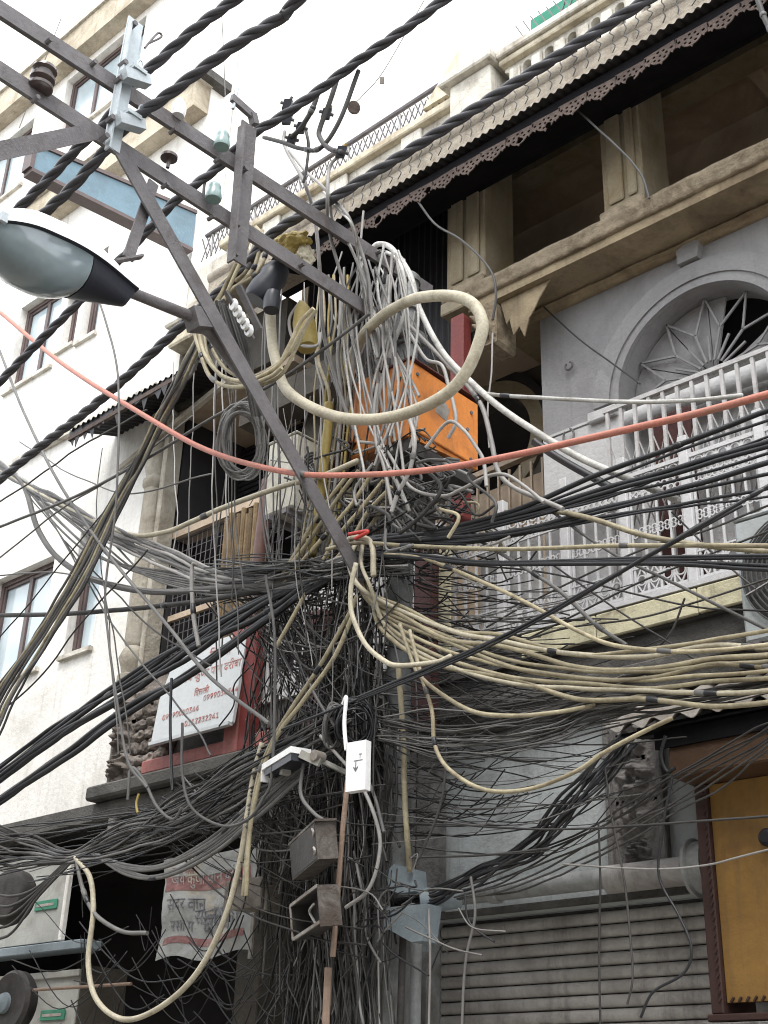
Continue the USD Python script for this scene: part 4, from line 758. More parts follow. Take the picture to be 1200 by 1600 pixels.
def strip(v0, v1, u0, u1, m):
    uu, vv = np.meshgrid(np.linspace(u0, u1, nu), np.linspace(v0, v1, nv)); part(S2, 'printed_band', MB().add(bpt(uu, vv, .003).reshape(-1, 3), QF(nu)), m, 60)
strip(.66, .80, .02, .95, 'banner_red'); strip(.13, .20, .04, .9, 'banner_red')
def on_cloth(key, u0, v0, width, m, off=.004):
    from shapely import affinity
    gph = glyphs(key); x0, y0_, x1, y1_ = gph.bounds; k = width / (x1 - x0)
    gph = affinity.affine_transform(gph, [k, 0, 0, k * W2 / H2 * 1.0, -x0 * k, -y0_ * k * W2 / H2])
    for q in getattr(gph, 'geoms', [gph]):
        mm = trimesh.creation.extrude_polygon(q, .5, engine='earcut'); p = mm.vertices
        P = bpt(u0 + p[:, 0], v0 + p[:, 1], off + .0) - np.outer(p[:, 2], [0, .004, 0]); yield P, mm.faces
for key, u0, v0, wd, m in (('c', .06, .46, .42, 'banner_grey'), ('d', .36, .34, .5, 'banner_grey'), ('f', .1, .25, .26, 'banner_grey'), ('g', .46, .235, .4, 'banner_grey'), ('a', .1, .68, .8, 'banner'), ('d', .1, .83, .25, 'banner_red')):
    mb = MB()
    for P, F in on_cloth(key, u0, v0, wd, m): mb.add(P, F)
    part(S2, 'lettering', mb, m, False)
part(S2, 'side_lath', MB().bar(O2 + [W2 + .02, -.02, -.05], O2 + [W2 + .05, -.02, H2 + .1], .03, .02, up=(0, 1, 0)), 'box_grey', False)
S3 = thing('shop_board', 'black board with pale Hindi letters at the foot of the pole', 'sign', tuple(at(560, 1600, 6.75)))
a_ = at(548, 1606, 6.75); b_ = at(632, 1500, 6.75)
part(S3, 'board', MB().bev(a_[0] - .25, b_[0] + .05, 6.76, 6.79, a_[2] - .4, b_[2] + .05, .005), 'board_black', False)
zz = at(600, 1548, 6.75)[2]; put(S3, 'f', (0, 0), .40, 'letter_pale', O=np.array([at(578, 1550, 6.757)[0], 6.757, zz]), V=np.array([0, 0, 1.0]))
put(S3, 'g', (0, 0), .32, 'letter_pale', O=np.array([at(580, 1578, 6.757)[0], 6.757, at(600, 1578, 6.75)[2]]), V=np.array([0, 0, 1.0]))
BB = thing('blue_board', 'long blue-grey signboard projecting over the street below the cross-arms', 'signboard', (-9.7, 6, 10.5))
XB = -9.66; c4 = [atx(60, 230, XB), atx(57, 267, XB), atx(303, 390, XB), atx(310, 337, XB)]
lo = [c4[1], c4[2]]; hi = [c4[0], c4[3]]
zl = (c4[1][2] + c4[2][2]) / 2; ya, yb = 4.87, 6.95
face = MB().hexa(np.array([[XB - .12, ya, c4[1][2]], [XB, ya, c4[1][2]], [XB, yb, c4[2][2]], [XB - .12, yb, c4[2][2]]]), np.array([[XB - .12, ya, c4[0][2]], [XB, ya, c4[0][2]], [XB, yb, c4[3][2]], [XB - .12, yb, c4[3][2]]]))
part(BB, 'panel', face, 'blue_board', False)
part(BB, 'lower_frame', MB().bar((XB - .06, ya - .02, c4[1][2] - .025), (XB - .06, yb, c4[2][2] - .025), .16, .045), 'frame_brown', False)
part(BB, 'upper_frame', MB().bar((XB - .06, ya - .02, c4[0][2] + .025), (XB - .06, yb, c4[3][2] + .025), .16, .045), 'frame_brown', False)
part(BB, 'end_frame', MB().box(XB - .14, XB + .012, ya - .05, ya - .002, c4[1][2], c4[0][2]), 'frame_brown', False)
# ================================================================== right: awning and amber sign
AW = thing('tin_awning', 'sooty corrugated tin awning over the amber sign at right', 'awning', (-3, 6.6, 3.9))
for k in range(4):
    part(AW, 'tin_sheet', corrug((-4.03 + k * .66, 6.28, 3.80 + .004 * (k % 2)), (1, 0, 0), (0, .86, .5), .7, .8, .165, .024, 10, .004), 'box_grey', 50)
part(AW, 'rafter', MB().box(-3.95, -1.5, 6.5, 6.56, 3.80, 3.86), 'black_tin', False)
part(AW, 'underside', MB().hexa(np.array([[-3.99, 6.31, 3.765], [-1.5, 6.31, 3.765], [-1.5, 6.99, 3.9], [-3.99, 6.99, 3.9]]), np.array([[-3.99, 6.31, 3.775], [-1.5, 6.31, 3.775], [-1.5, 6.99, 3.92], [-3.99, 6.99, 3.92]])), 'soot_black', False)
part(AW, 'valance', MB().box(-3.75, -1.5, 6.36, 6.375, 3.66, 3.764), 'soot_black', False)
AS = thing('amber_sign', 'amber sign box with notched dark frame under the tin awning', 'sign', (-3.0, 6.7, 2.2))
part(AS, 'header', MB().bev(-3.68, -1.5, 6.38, 6.98, 3.49, 3.67, .012), 'brown_board', False)
part(AS, 'panel', MB().box(-3.575, -1.5, 6.64, 6.68, 2.30, 3.485), 'amber_sign', False)
part(AS, 'side_frame', MB().bev(-3.655, -3.58, 6.60, 6.98, 2.24, 3.487, .008), 'frame_maroon', False)
part(AS, 'bottom_frame', MB().bev(-3.66, -1.5, 6.56, 6.98, 2.2, 2.238, .006), 'frame_maroon', False)
part(AS, 'lower_fascia', MB().bev(-3.66, -1.5, 6.5, 6.98, 2.05, 2.19, .006), 'stone_relief', False)
tee = MB()
for k in range(28): tee.bar((-3.6, 6.593, 2.3 + k * .042), (-3.585, 6.593, 2.32 + k * .042), .01, .012, up=(0, 1, 0))
for k in range(44): tee.bar((-3.55 + k * .045, 6.633, 2.3), (-3.53 + k * .045, 6.633, 2.325), .01, .012, up=(0, 1, 0))
tag(part(AS, 'notched_edge', tee, 'frame_maroon', False), kind='stuff')
part(AS, 'knob', MB().lathe(at(1203, 1310, 6.62), (0, -1, 0), [(0, 0), (.05, 0), (.05, .04), (.03, .06), (0, .06)], 16), 'board_black')
# ================================================================== air conditioners
def ac(name, label, x0, x1, y0, y1, z0, z1, m, facing):
    t = thing(name, label, 'air conditioner', (x0, y0, z0))
    part(t, 'casing', MB().bev(x0, x1, y0, y1, z0, z1, .018), m, False)
    if facing == 'y': c = np.array([(x0 * .53 + x1 * .47), y0 - .008, (z0 + z1) / 2]); U = np.array([1, 0, 0.]); R0 = min(x1 - x0, z1 - z0) * .46; nrm = np.array([0, -1, 0.])
    else: c = np.array([x1 + .008, (y0 + y1) / 2, (z0 + z1) / 2]); U = np.array([0, 1, 0.]); R0 = min(y1 - y0, z1 - z0) * .43; nrm = np.array([1, 0, 0.])
    part(t, 'fan_recess', MB().lathe(c - nrm * .006, nrm, [(0, 0), (R0, 0), (R0, .004), (0, .004)], 40), 'box_dark', False)
    for k in range(11):
        r = R0 * (1 - k * .087); a = np.linspace(0, 2 * math.pi, 49)
        part(t, 'grille_ring', MB().tube(c + nrm * .012 + r * np.cos(a)[:, None] * U + r * np.sin(a)[:, None] * np.array([0, 0, 1.]), .0055, 5, False), 'grille_dark')
    for k in range(4):
        a = k * math.pi / 4 + .3; d = math.cos(a) * U + math.sin(a) * np.array([0, 0, 1.]); part(t, 'grille_spoke', MB().bar(c + nrm * .02 - d * R0, c + nrm * .02 + d * R0, .006, .006, up=nrm), 'gate_iron', False)
    part(t, 'lid', MB().bev(x0 - .006, x1 + .006, y0 - .006, y1 + .006, z1 + .001, z1 + .022, .008), m, False)
    part(t, 'foot', MB().box(x0 + .05, x0 + .1, y0 - .02, y1 + .02, z0 - .05, z0 - .001), 'steel', False); part(t, 'foot', MB().box(x1 - .1, x1 - .05, y0 - .02, y1 + .02, z0 - .05, z0 - .001), 'steel', False)
ac('outdoor_unit', 'pale grey outdoor air conditioner with round wire grille at right edge', -3.22, -2.38, 6.56, 6.86, 4.25, 5.04, 'ac_grey', 'y')
ac('outdoor_unit', 'grimy cream air conditioner hung behind the diagonal brace', -7.54, -7.18, 6.5, 7.12, 6.38, 7.1, 'ac_cream', 'x')
# ================================================================== left canopy
LC = thing('tin_canopy', 'ragged black corrugated canopy over the dark opening beside white wall', 'canopy', (-9.8, 6.6, 8.4))
for k in range(3): part(LC, 'tin_sheet', corrug((-10.75 + k * .7, 6.4, 8.37 + .006 * (k % 2)), (1, 0, 0), (0, .95, .31), .74, .75, .09, .014, 8), 'black_tin', 50)
rng = random.Random(17)
for k in range(18):
    x = -10.7 + k * .115 + rng.uniform(-.02, .02); part(LC, 'torn_strip', MB().wall(Polygon([(x - .07, 8.38), (x + .07, 8.38), (x + .05, 8.3 + rng.uniform(-.05, .03)), (x + rng.uniform(-.03, .03), 8.2 + rng.uniform(-.08, .1)), (x - .06, 8.3)]), 6.42 + rng.uniform(-.01, .01), .006), 'black_tin', False)
part(LC, 'canopy_rail', MB().bar((-10.75, 6.43, 8.28), (-8.65, 6.43, 8.34), .04, .05), 'rust_lace', False)
part(LC, 'cross_batten', MB().bar((-10.5, 6.95, 8.05), (-8.5, 6.75, 8.3), .05, .06), 'carved_cream', False)
# ================================================================== cabinets and round things, lower left
CB = thing('shop_cabinet', 'dirty white cabinets with green labels in lower left shopfront', 'cabinet', (-11, 7, 2.9))
part(CB, 'upper_door', MB().bev(-12.4, -10.5, 6.99, 7.0, 3.13, 3.95, .004), 'cabinet_white', False)
part(CB, 'door_edge', MB().bev(-10.499, -10.45, 6.97, 7.02, 3.13, 3.95, .006), 'white_wall', False)
part(CB, 'shelf', MB().bev(-12.4, -9.98, 6.88, 7.1, 3.02, 3.10, .008), 'blue_box', False)
part(CB, 'lower_door', MB().bev(-12.4, -10.1, 6.99, 7.01, 1.6, 2.86, .004), 'cabinet_white', False)
part(CB, 'lower_edge', MB().bev(-12.4, -10.08, 6.96, 6.989, 2.80, 2.86, .006), 'cabinet_white', False)
part(CB, 'cabinet_side', MB().box(-10.12, -10.09, 7.011, 7.5, 1.6, 2.9), 'soot_wall', False)
for (px, py, w) in ((72, 1414, .37), (82, 1586, .38)):
    p = at(px, py, 6.98); gl = part(CB, 'green_label', MB().bev(p[0] - w / 2, p[0] + w / 2, 6.975, 6.985, p[2] - .045, p[2] + .045, .004), 'green_label', False)
    part(gl, 'label_print', MB().box(p[0] - w * .4, p[0] + w * .36, 6.972, 6.9745, p[2] - .012, p[2] + .012), 'letter_pale', False)
p = at(18, 1402, 6.5)
dd = thing('round_drum', 'dented black round drum hung before the upper white cabinet', 'drum', tuple(p))
part(dd, 'drum', MB().lathe(p, (.15, -1, .1), [(0, -.1), (.22, -.1), (.25, -.05), (.25, .06), (.22, .1), (.12, .12), (0, .1)], 28), 'box_dark', 40)
p = at(22, 1568, 6.5)
ww = thing('fan_wheel', 'black round fan housing with pale hub at lower left corner', 'fan', tuple(p))
part(ww, 'housing', MB().lathe(p, (.1, -1, .05), [(0, -.06), (.24, -.06), (.27, -.02), (.27, .05), (.24, .08), (.1, .05), (0, .05)], 32), 'box_dark', 40)
part(ww, 'hub', MB().lathe(p + [-.06, -.06, .0], (.1, -1, .05), [(0, 0), (.09, 0), (.08, .03), (0, .05)], 18), 'blue_box', 40)
single('iron_rod', MB().cyl(at(52, 1547, 6.4), at(205, 1537, 6.4), .013, 8), 'bare_wood', 'brown rod crossing the lower left dark shopfront', 'rod')
# ================================================================== boxes hung on the cable mass
def vbox(name, label, cat, px, ytop, ybot, Y, left_px, right_px, m_left, m_right, vpl=(-125, 1752), lid=None, open_=False):
    """box whose near upright edge stands at px; left face runs towards vpl, right face square to it"""
    T, B = at(px, ytop, Y), at(px, ybot, Y); B = np.array([T[0], T[1], B[2]]); d1 = dirpx(*vpl); d2 = np.array([-d1[1], d1[0], 0]); d2 = d2 if np.dot(d2, RGT) > 0 else -d2
    def far(d, tpx):
        lo_, hi_ = 0.0, 3.0
        for _ in range(40):
            md = (lo_ + hi_) / 2; w = T + d * md - CAM; x = 600 + FOC * (w @ RGT) / (w @ FWD)
            if (x > tpx) == (d @ RGT < 0): lo_ = md
            else: hi_ = md
        return lo_
    l1, l2 = min(far(d1, left_px), .6), min(far(d2, right_px), .5); t = thing(name, label, cat, tuple(B)); h = T[2] - B[2]; z = np.array([0, 0, 1.0])
    return t, T, B, d1 * l1, d2 * l2, h
t, T, B, e1, e2, h = vbox('meter_box', 'closed grey metal meter box with two latches hung on the cables', 'meter box', 500, 1284, 1342, 5.25, 440, 532, 'box_dark', 'box_grey')
mid = (e1 + e2) / 2
lean(t, -8)
part(t, 'body', MB().obox(B + mid + [0, 0, h / 2], e1 / 2, e2 / 2, (0, 0, h / 2)), 'box_worn', False)
part(t, 'front_cover', MB().obox(B + e1 / 2 - e2 * .012 + [0, 0, h / 2], e1 * .48, e2 * .012, (0, 0, h * .46)), 'box_dark', False)
part(t, 'lid', MB().obox(B + mid + [0, 0, h + .008], e1 * .53, e2 * .53, (0, 0, .007)), 'box_worn', False)
for k in (.25, .75): part(t, 'latch', MB().tube(spline([B + e1 * .07 - e2 * .05 + [0, 0, h * k - .02], B + e1 * .02 - e2 * .09 + [0, 0, h * k], B + e1 * .08 - e2 * .05 + [0, 0, h * k + .025]], 4), .007, 5), 'letter_pale')
t, T, B, e1, e2, h = vbox('meter_box', 'open rusty meter box with hanging flap below the closed one', 'meter box', 503, 1384, 1440, 5.25, 447, 536, 'box_dark', 'box_grey')
lean(t, -8)
for nm, mb in (('back', MB().obox(B + e1 / 2 + e2 * .95 + [0, 0, h / 2], e1 / 2, e2 * .03, (0, 0, h / 2))), ('top', MB().obox(B + (e1 + e2) / 2 + [0, 0, h], e1 / 2, e2 / 2, (0, 0, .006))), ('bottom', MB().obox(B + (e1 + e2) / 2, e1 / 2, e2 / 2, (0, 0, .006))), ('far_side', MB().obox(B + e1 + e2 / 2 + [0, 0, h / 2], e1 * .02, e2 / 2, (0, 0, h / 2)))):
    part(t, nm, mb, 'box_dark', False)
part(t, 'near_side', MB().obox(B + e2 / 2 + [0, 0, h / 2], e1 * .02, e2 / 2, (0, 0, h / 2)), 'box_worn', False)
part(t, 'rim', MB().bar(B + [0, 0, h], B + e1 + [0, 0, h], .014, .018).bar(B, B + e1, .014, .018).bar(B + e1, B + e1 + [0, 0, h], .016, .016), 'box_grey', False)
part(t, 'flap', MB().obox(B - e1 * .04 + e2 * .45 + [0, 0, h * .35], e1 * .015, e2 * .5, (0, 0, h * .5)), 'box_worn', False)
part(t, 'wire_end', MB().tube(spline([B + e1 * .3 + e2 * .2 + [0, 0, .02], B + e1 * .4 + e2 * .1 + [0, 0, .1], B + e1 * .2 + e2 * .05 + [0, 0, .12]], 5), .008, 5), 'c_light')
g0, g1 = at(373, 1388, 6.1), at(424, 1420, 6.1)
t = thing('meter_box', 'small brown-grey box beside the printed banner', 'meter box', tuple(g0))
part(t, 'body', MB().bev(g0[0], g1[0], 6.0, 6.2, g1[2] + .01, g0[2] + .02, .015), 'box_grey', False)
part(t, 'cover', MB().bev(g0[0] - .015, g1[0] + .015, 5.98, 5.998, g1[2] - .0, g0[2] + .03, .006), 'box_grey', False)
part(t, 'side_tab', MB().bev(g1[0] + .002, g1[0] + .03, 6.02, 6.16, g1[2] - .02, g0[2] - .02, .006), 'box_grey', False)
# white boxes
c = at(560, 1198, 5.2)
t = thing('white_board', 'clean white switch board with small arrow mark on the cables', 'switch board', tuple(c))
up_ = np.array([-.02, 0, 1.0]); ex = np.array([math.cos(.12), math.sin(.12) * 1.0, 0])
part(t, 'plate', MB().obox(c, ex * .07, np.array([-ex[1], ex[0], 0]) * .025, up_ * .145), 'white_plastic', False)
nf = np.array([ex[1], -ex[0], 0]) * .0262; O_ = c + nf
ar = Polygon([(-.004, .04), (.004, .04), (.004, -.02), (.022, -.005), (.026, -.012), (0, -.045), (-.026, -.012), (-.022, -.005), (-.004, -.02)]).union(rect(-.02, .07, .035, .04)).union(rect(.03, .06, .08, .084)).union(rect(.04, .044, .05, .085))
part(t, 'arrow_mark', MB().poly(sa.scale(ar, .7, .8, origin=(0, 0)), O_, ex, (0, 0, 1), .001), 'banner_grey', False)
part(t, 'hanger', MB().tube(spline([at(541, 1172, 5.22), at(538, 1130, 5.22), at(541, 1090, 5.22), at(536, 1100, 5.24)], 5), .012, 6), 'white_plastic')
part(t, 'side_rail', MB().bar(c - ex * .08 - up_ * .14, c - ex * .08 + up_ * .15, .014, .014, up=(0, 1, 0)), 'cabinet_white', False)
p, q = at(424, 1206, 5.5), at(470, 1178, 5.35)
t = thing('flood_lamp', 'white lamp fitting with dark underside on a bracket arm', 'lamp', tuple(q))
d = (q - p) / np.linalg.norm(q - p); sd = np.cross(d, [0, 0, 1]); sd /= np.linalg.norm(sd); u_ = np.cross(sd, d); L_ = np.linalg.norm(q - p)
part(t, 'cover', MB().obox((p + q) / 2 + u_ * .02, d * L_ / 2, sd * .07, u_ * .02), 'white_plastic', False)
part(t, 'front_lip', MB().obox(p - u_ * .03, d * .006, sd * .07, u_ * .045), 'white_plastic', False)
part(t, 'reflector', MB().obox((p + q) / 2 - u_ * .025 + d * .02, d * L_ * .44, sd * .062, u_ * .022), 'lamp_dark', False)
part(t, 'socket', MB().obox((p + q) / 2 - u_ * .055, d * .02, sd * .03, u_ * .022), 'cabinet_white', False)
part(t, 'bracket', MB().bar(q, at(500, 1192, 5.4), .03, .05).bar(at(495, 1185, 5.4), at(540, 1207, 5.6), .02, .028), 'cabinet_white', False)
part(t, 'knuckle', MB().lathe(at(497, 1182, 5.4), (0, 1, 0), [(0, -.04), (.035, -.04), (.035, .04), (0, .04)], 14), 'box_grey', 40)
# blue conduit boxes
t = thing('conduit_box', 'pair of pale blue cable boxes wrapped in wires beside the shutter', 'cable box', tuple(at(635, 1470, 5.8)))
def pxpoly(pts, Y): return Polygon([(at(x, y, Y)[0], at(x, y, Y)[2]) for x, y in pts])
part(t, 'upper_box', MB().wall(pxpoly(((602, 1362), (616, 1350), (645, 1358), (648, 1392), (625, 1396), (598, 1388)), 5.8), 5.8, .12), 'blue_box', False)
part(t, 'lower_box', MB().wall(pxpoly(((602, 1418), (668, 1412), (660, 1470), (642, 1472), (600, 1448)), 5.78), 5.78, .13), 'blue_box', False)
part(t, 'elbow', MB().lathe(at(655, 1408, 5.9), (.6, .6, .1), [(0, 0), (.07, 0), (.075, .05), (.06, .25), (0, .25)], 16), 'blue_box', 40)
part(t, 'conduit', MB().cyl(at(648, 1470, 6.2), at(645, 1640, 6.2), .045, 14), 'pipe_steel'); part(t, 'conduit', MB().cyl(at(630, 1462, 5.9), at(624, 1640, 5.9), .022, 12), 'box_dark')
single('wooden_rod', MB().tube([at(546, 1195, 5.45), at(536, 1290, 5.45), at(520, 1495, 5.45)], .016, 8), 'bare_wood', 'long pinkish bare rod hanging below the white switch board', 'rod')
single('wooden_rod', MB().tube([at(513, 1512, 5.5), at(509, 1600, 5.5)], .022, 8), 'bare_wood', 'short brown stick at the bottom of the cable mass', 'rod')
# lumps on the arms
def lump(name, c, sc, m, label, cat, seed, amp=.6):
    mm = trimesh.creation.icosphere(subdivisions=4, radius=1); v = mm.vertices * (1 + amp * (meshkit.fbm(mm.vertices * 2.2 + seed * 3, 4, seed) - .5))[:, None]
    return single(name, MB().add(v * sc + np.asarray(c), mm.faces), m, label, cat, smooth=60)
lump('plastic_wrap', at(455, 383, 5.0), [.16, .1, .09], 'c_yellow', 'torn yellowish plastic wrap round the cable end on the lower cross-arm', 'plastic wrap', 2, 1.1)
lump('plastic_wrap', at(476, 402, 5.05), [.07, .07, .08], 'c_ivory', 'pale plastic shreds hanging under the lower cross-arm', 'plastic wrap', 7, 1.2)
p = at(477, 478, 5.2)
t = thing('cable_end_bottle', 'yellow bottle-shaped cable end hanging below the lower cross-arm', 'cable end', tuple(p))
part(t, 'bottle', MB().lathe(at(480, 545, 5.2), at(470, 462, 5.2) - at(480, 545, 5.2), [(0, 0), (.07, .01), (.085, .05), (.085, .25), (.06, .38), (.03, .45), (0, .46)], 20), 'c_yellow', 40)
part(t, 'strap', MB().tube(spline([at(470, 470, 5.18), at(452, 500, 5.15), at(462, 535, 5.15), at(495, 540, 5.15), at(500, 520, 5.15)], 5), .012, 6), 'c_light')
p = at(418, 440, 5.05)
t = thing('splice_closure', 'sooty black cylindrical cable splice on the lower cross-arm', 'cable splice', tuple(p))
part(t, 'drum', MB().lathe(at(400, 470, 5.0), at(440, 415, 5.1) - at(400, 470, 5.0), [(0, 0), (.09, .0), (.11, .03), (.115, .12), (.1, .2), (.11, .24), (.08, .34), (0, .35)], 22), 'lamp_dark', 40)
part(t, 'neck', MB().lathe(at(424, 485, 5.0), (0, 0, 1), [(0, 0), (.06, 0), (.065, .1), (.05, .16), (0, .17)], 16), 'lamp_dark', 40)
t = thing('hanging_disc', 'small round brown disc hanging on a thin line against the sky', 'disc', tuple(at(553, 168, 6.0)))
part(t, 'disc', MB().lathe(at(553, 168, 6.0), RGT * .5 - FWD, [(0, -.012), (.058, -.012), (.062, 0), (.058, .012), (0, .012)], 24), 'rust_lace', 40)
part(t, 'line', MB().tube(spline([at(663, 0, 6.0), at(600, 110, 6.0), at(566, 150, 6.0), at(556, 160, 6.0)], 6), .004, 4), 'c_grey')
part(t, 'line', MB().tube(spline([at(546, 178, 6.0), at(541, 205, 6.0)], 3), .003, 4), 'c_grey')
part(t, 'scrap', MB().obox(at(597, 126, 6.0), RGT * .02, UPV * .03, FWD * .01), 'box_grey', False)
t = thing('terrace_screen', 'green netted screen standing on the terrace behind the balustrade', 'screen', (-4.8, 7.4, 10.0))
part(t, 'cloth', MB().box(-5.2, -3.6, 7.4, 7.43, 9.9, 11.4), 'cloth_green', False)
nt = MB()
for k in range(30):
    nt.bar((-5.3 + k * .09, 7.3, 9.9), (-4.7 + k * .09, 7.3, 11.3), .012, .012, up=(0, 1, 0)); nt.bar((-4.7 + k * .09, 7.285, 9.9), (-5.3 + k * .09, 7.285, 11.3), .012, .012, up=(0, 1, 0))
part(t, 'netting', nt, 'c_grey', False)
# ================================================================== cables
SAG = np.random.default_rng(77)
def path(spec, Y=5.6, per=8, wob=0.0, seed=0):
    """'x,y[,Y] x,y ...': places of the photograph with the depth of each; the depth carries on until it changes"""
    pts, y = [], Y
    for w in spec.split():
        q = [float(k) for k in w.split(',')]
        if len(q) == 3: y = q[2]
        pts.append((q[0], q[1], y))
    ys = [p[2] for p in pts]
    Q = [at(a, b, c) for a, b, c in pts]
    out = lambda p: p[0] <= 1 or p[0] >= 1196 or p[1] <= 3
    for e in (0, -1):         # a cable that leaves the view goes on down the street
        if out(pts[e]) and len(Q) > 2:
            d = Q[e] - (Q[1] if e == 0 else Q[-2]); d = d / np.linalg.norm(d); a = Q[e] + d * 1.2; d2 = d * [1, .45, .8]; b = a + d2 * 2.2
            a[2] = max(a[2], 2.5); b[2] = max(b[2], 2.3)
            if e == 0: Q = [b, a] + Q
            else: Q = Q + [a, b]
    P = spline(Q, per)
    if wob: P = wobble(P, wob, seed)
    return P
def wobble(P, amp, seed, freq=2.2, oc=3):
    d = np.concatenate([[0], np.cumsum(np.linalg.norm(np.diff(P, axis=0), axis=1))]); k = np.stack([d * freq, 0 * d + seed * 1.7, 0 * d], 1)
    o = np.stack([meshkit.fbm(k + i * 31.3, oc, seed + i) - .5 for i in range(3)], 1); o -= o.mean(0)
    return P + o * amp
def rad(P, px): return np.clip(px / 2 * np.median((P - CAM) @ FWD) / FOC, .0022, .2)
NCAB = [0]
ORD = ['uppermost', 'second', 'third', 'fourth', 'fifth', 'sixth', 'seventh', 'eighth', 'ninth', 'tenth', 'eleventh', 'twelfth']
def nth(k): return ORD[k] if k == 0 else ORD[k] + ' from the top'
def cab(spec, px, m, label, group=None, name='cable', Y=5.6, wob=.01, cat='cable', n=6, per=8):
    NCAB[0] += 1; P = path(spec, Y, per, wob, NCAB[0]); o = single(name, MB().tube(P, rad(P, px), n), m, label, cat, group, smooth=True if n > 6 else 80)
    if px >= 6.5 and name == 'cable' and len(P) > 24:
        r = np.random.default_rng(NCAB[0] + 500)
        for k in range(r.integers(0, 3)):         # tape wound round a joint
            i = int(r.integers(6, len(P) - 8)); Q = P[i:i + 2] if np.linalg.norm(P[i + 1] - P[i]) > .06 else P[i:i + 3]
            part(o, 'tape_wrap', MB().tube(Q[0] + (Q[-1] - Q[0]) * np.linspace(0, min(1, r.uniform(.05, .14) / np.linalg.norm(Q[-1] - Q[0])), 4)[:, None], rad(P, px) * np.array([1.12, 1.28, 1.22, 1.1]), 8), ('c_black', 'c_grey', 'c_dark')[k % 3], True)
    return o
# --- twisted aerial cables: three strands round each other
def twisted(label, spec, px, Y, turns_per_m=2.0):
    P = path(spec, Y, 26); t = thing('twisted_cable', label, 'cable', tuple(P[0])); R = rad(P, px) * .50
    d = np.concatenate([[0], np.cumsum(np.linalg.norm(np.diff(P, axis=0), axis=1))])
    T = np.gradient(P, axis=0); T /= np.linalg.norm(T, axis=1, keepdims=True); a = np.cross(T, [0, 0, 1.0]); a /= np.linalg.norm(a, axis=1, keepdims=True); b = np.cross(T, a)
    for k in range(3):
        ph = d * 2 * math.pi * turns_per_m + k * 2 * math.pi / 3
        part(t, 'strand', MB().tube(P + R * (np.cos(ph)[:, None] * a + np.sin(ph)[:, None] * b), R * 1.12, 8), 'c_aerial', True)
twisted('topmost twisted aerial cable passing the upper channel clamp', '400,-25,3.5 370,-3,3.48 305,45,3.45 240,102,3.4 212,125,3.4 165,190,3.4 130,222,3.4 80,275,3.4 10,345,3.4 -40,392,3.4', 17, 3.4)
twisted('twisted aerial cable crossing the lower end of the galvanised channel', '470,-5,3.4 440,26,3.4 380,62,3.38 320,105,3.34 260,150,3.3 205,190,3.3 160,240,3.3 110,295,3.3 70,332,3.3 0,400,3.3 -60,458', 18, 3.3)
twisted('twisted aerial cable running through the bracket of the steel upright', '740,-32,4.7 690,2,4.65 640,40,4.6 560,95,4.55 500,140,4.5 440,182,4.45 388,214,4.4 340,262,4.4 278,310,4.4 210,382,4.4 140,455,4.4 60,535,4.4 0,596,4.4 -60,655', 15, 4.4)
twisted('long twisted aerial cable from upper right across to the white building', '1100,-58,5.4 1010,0,5.35 900,70,5.3 800,133,5.25 700,197,5.2 600,260,5.15 520,310,5.05 430,362,5.0 370,430,5.0 290,503,5.0 160,622,5.0 60,700,5.0 -40,782', 17, 5.0)
# --- single cables that can be told apart
cab('-30,465,4.9 0,488 100,570 235,655 330,706 450,738 560,742 680,733 800,712 950,678 1080,648 1200,616 1260,600', 10, 'c_red', 'salmon red cable sagging across the whole view in front of the orange box', wob=.004, n=8, Y=5.2)
cab('423,470,5.1 424,520 430,560 447,607 490,638 550,655 620,650 688,622 728,582 750,530 753,500 740,476 715,464 680,462 640,470,5.3 600,492,5.4 570,520,5.5 550,560,5.6 545,600,5.7', 18, 'c_ivory', 'thick cream hose bent in a great loop before the orange box', name='hose_loop', cat='hose', wob=.01, n=14, per=12, Y=5.1)
L = lambda *a, **k: cab(*a, **k)
L('575,398,5.7 590,382 612,388 640,428,5.6 655,482,5.6 690,548,5.6 740,600,5.6 800,650,5.6 900,712,5.7 1000,756,5.8 1060,782', 10, 'c_white', 'thick white cable slanting from the pole top to the balcony gate', n=8)
L('578,400,5.7 605,395 628,420,5.6 634,480 612,545 596,600 588,650 600,710 625,765 640,800', 7, 'c_white', 'white cable looping down left side of the orange box', n=8)
L('585,400,5.75 600,405 602,440 590,490', 7, 'c_light', 'short grey white cable bowed beside the pole top')
L('700,572,5.6 735,604 765,616 850,622 930,626 1000,628 1090,625,5.8 1160,618', 7, 'c_white', 'pale cable running nearly level from orange box to the gate top', n=8)
L('640,510,5.6 690,560 735,608 755,640 768,690 778,735 800,760 840,778 880,795', 8, 'c_light', 'grey white cable dropping past red post then bending right')
L('560,690,5.5 600,700 640,760 690,775 720,765 760,745 790,742 820,760 850,785', 6, 'c_light', 'grey cable arching right below the salmon cable')
L('640,520,5.5 665,560 690,570 700,600 708,630 712,660 700,685', 6, 'c_light', 'cable curling over the right face of the orange box')
L('665,700,5.35 700,660 725,672 745,700 755,720 760,760', 6, 'c_light', 'white spliced cable bowed over the lower orange face')
L('640,655,5.3 648,690 640,735 622,770 612,800', 7, 'c_light', 'grey white tail knotted at the orange box edge')
L('590,600,5.45 585,640 588,690 600,730 612,790', 6, 'c_light', 'grey white cable straight down past the small orange box')
L('445,205,5.0 443,220 450,240 475,285 492,345,5.2 500,430,5.3 506,520,5.4 530,610,5.5 562,690,5.6', 6, 'c_light', 'grey service cable falling from the first connector to the orange box')
L('452,236,5.0 478,268 512,302 520,345,5.2 545,380,5.3 570,440,5.4 580,480,5.5 612,540,5.5 640,590,5.5 655,620', 5, 'c_light', 'grey service cable falling from the second connector over the cross-arm')
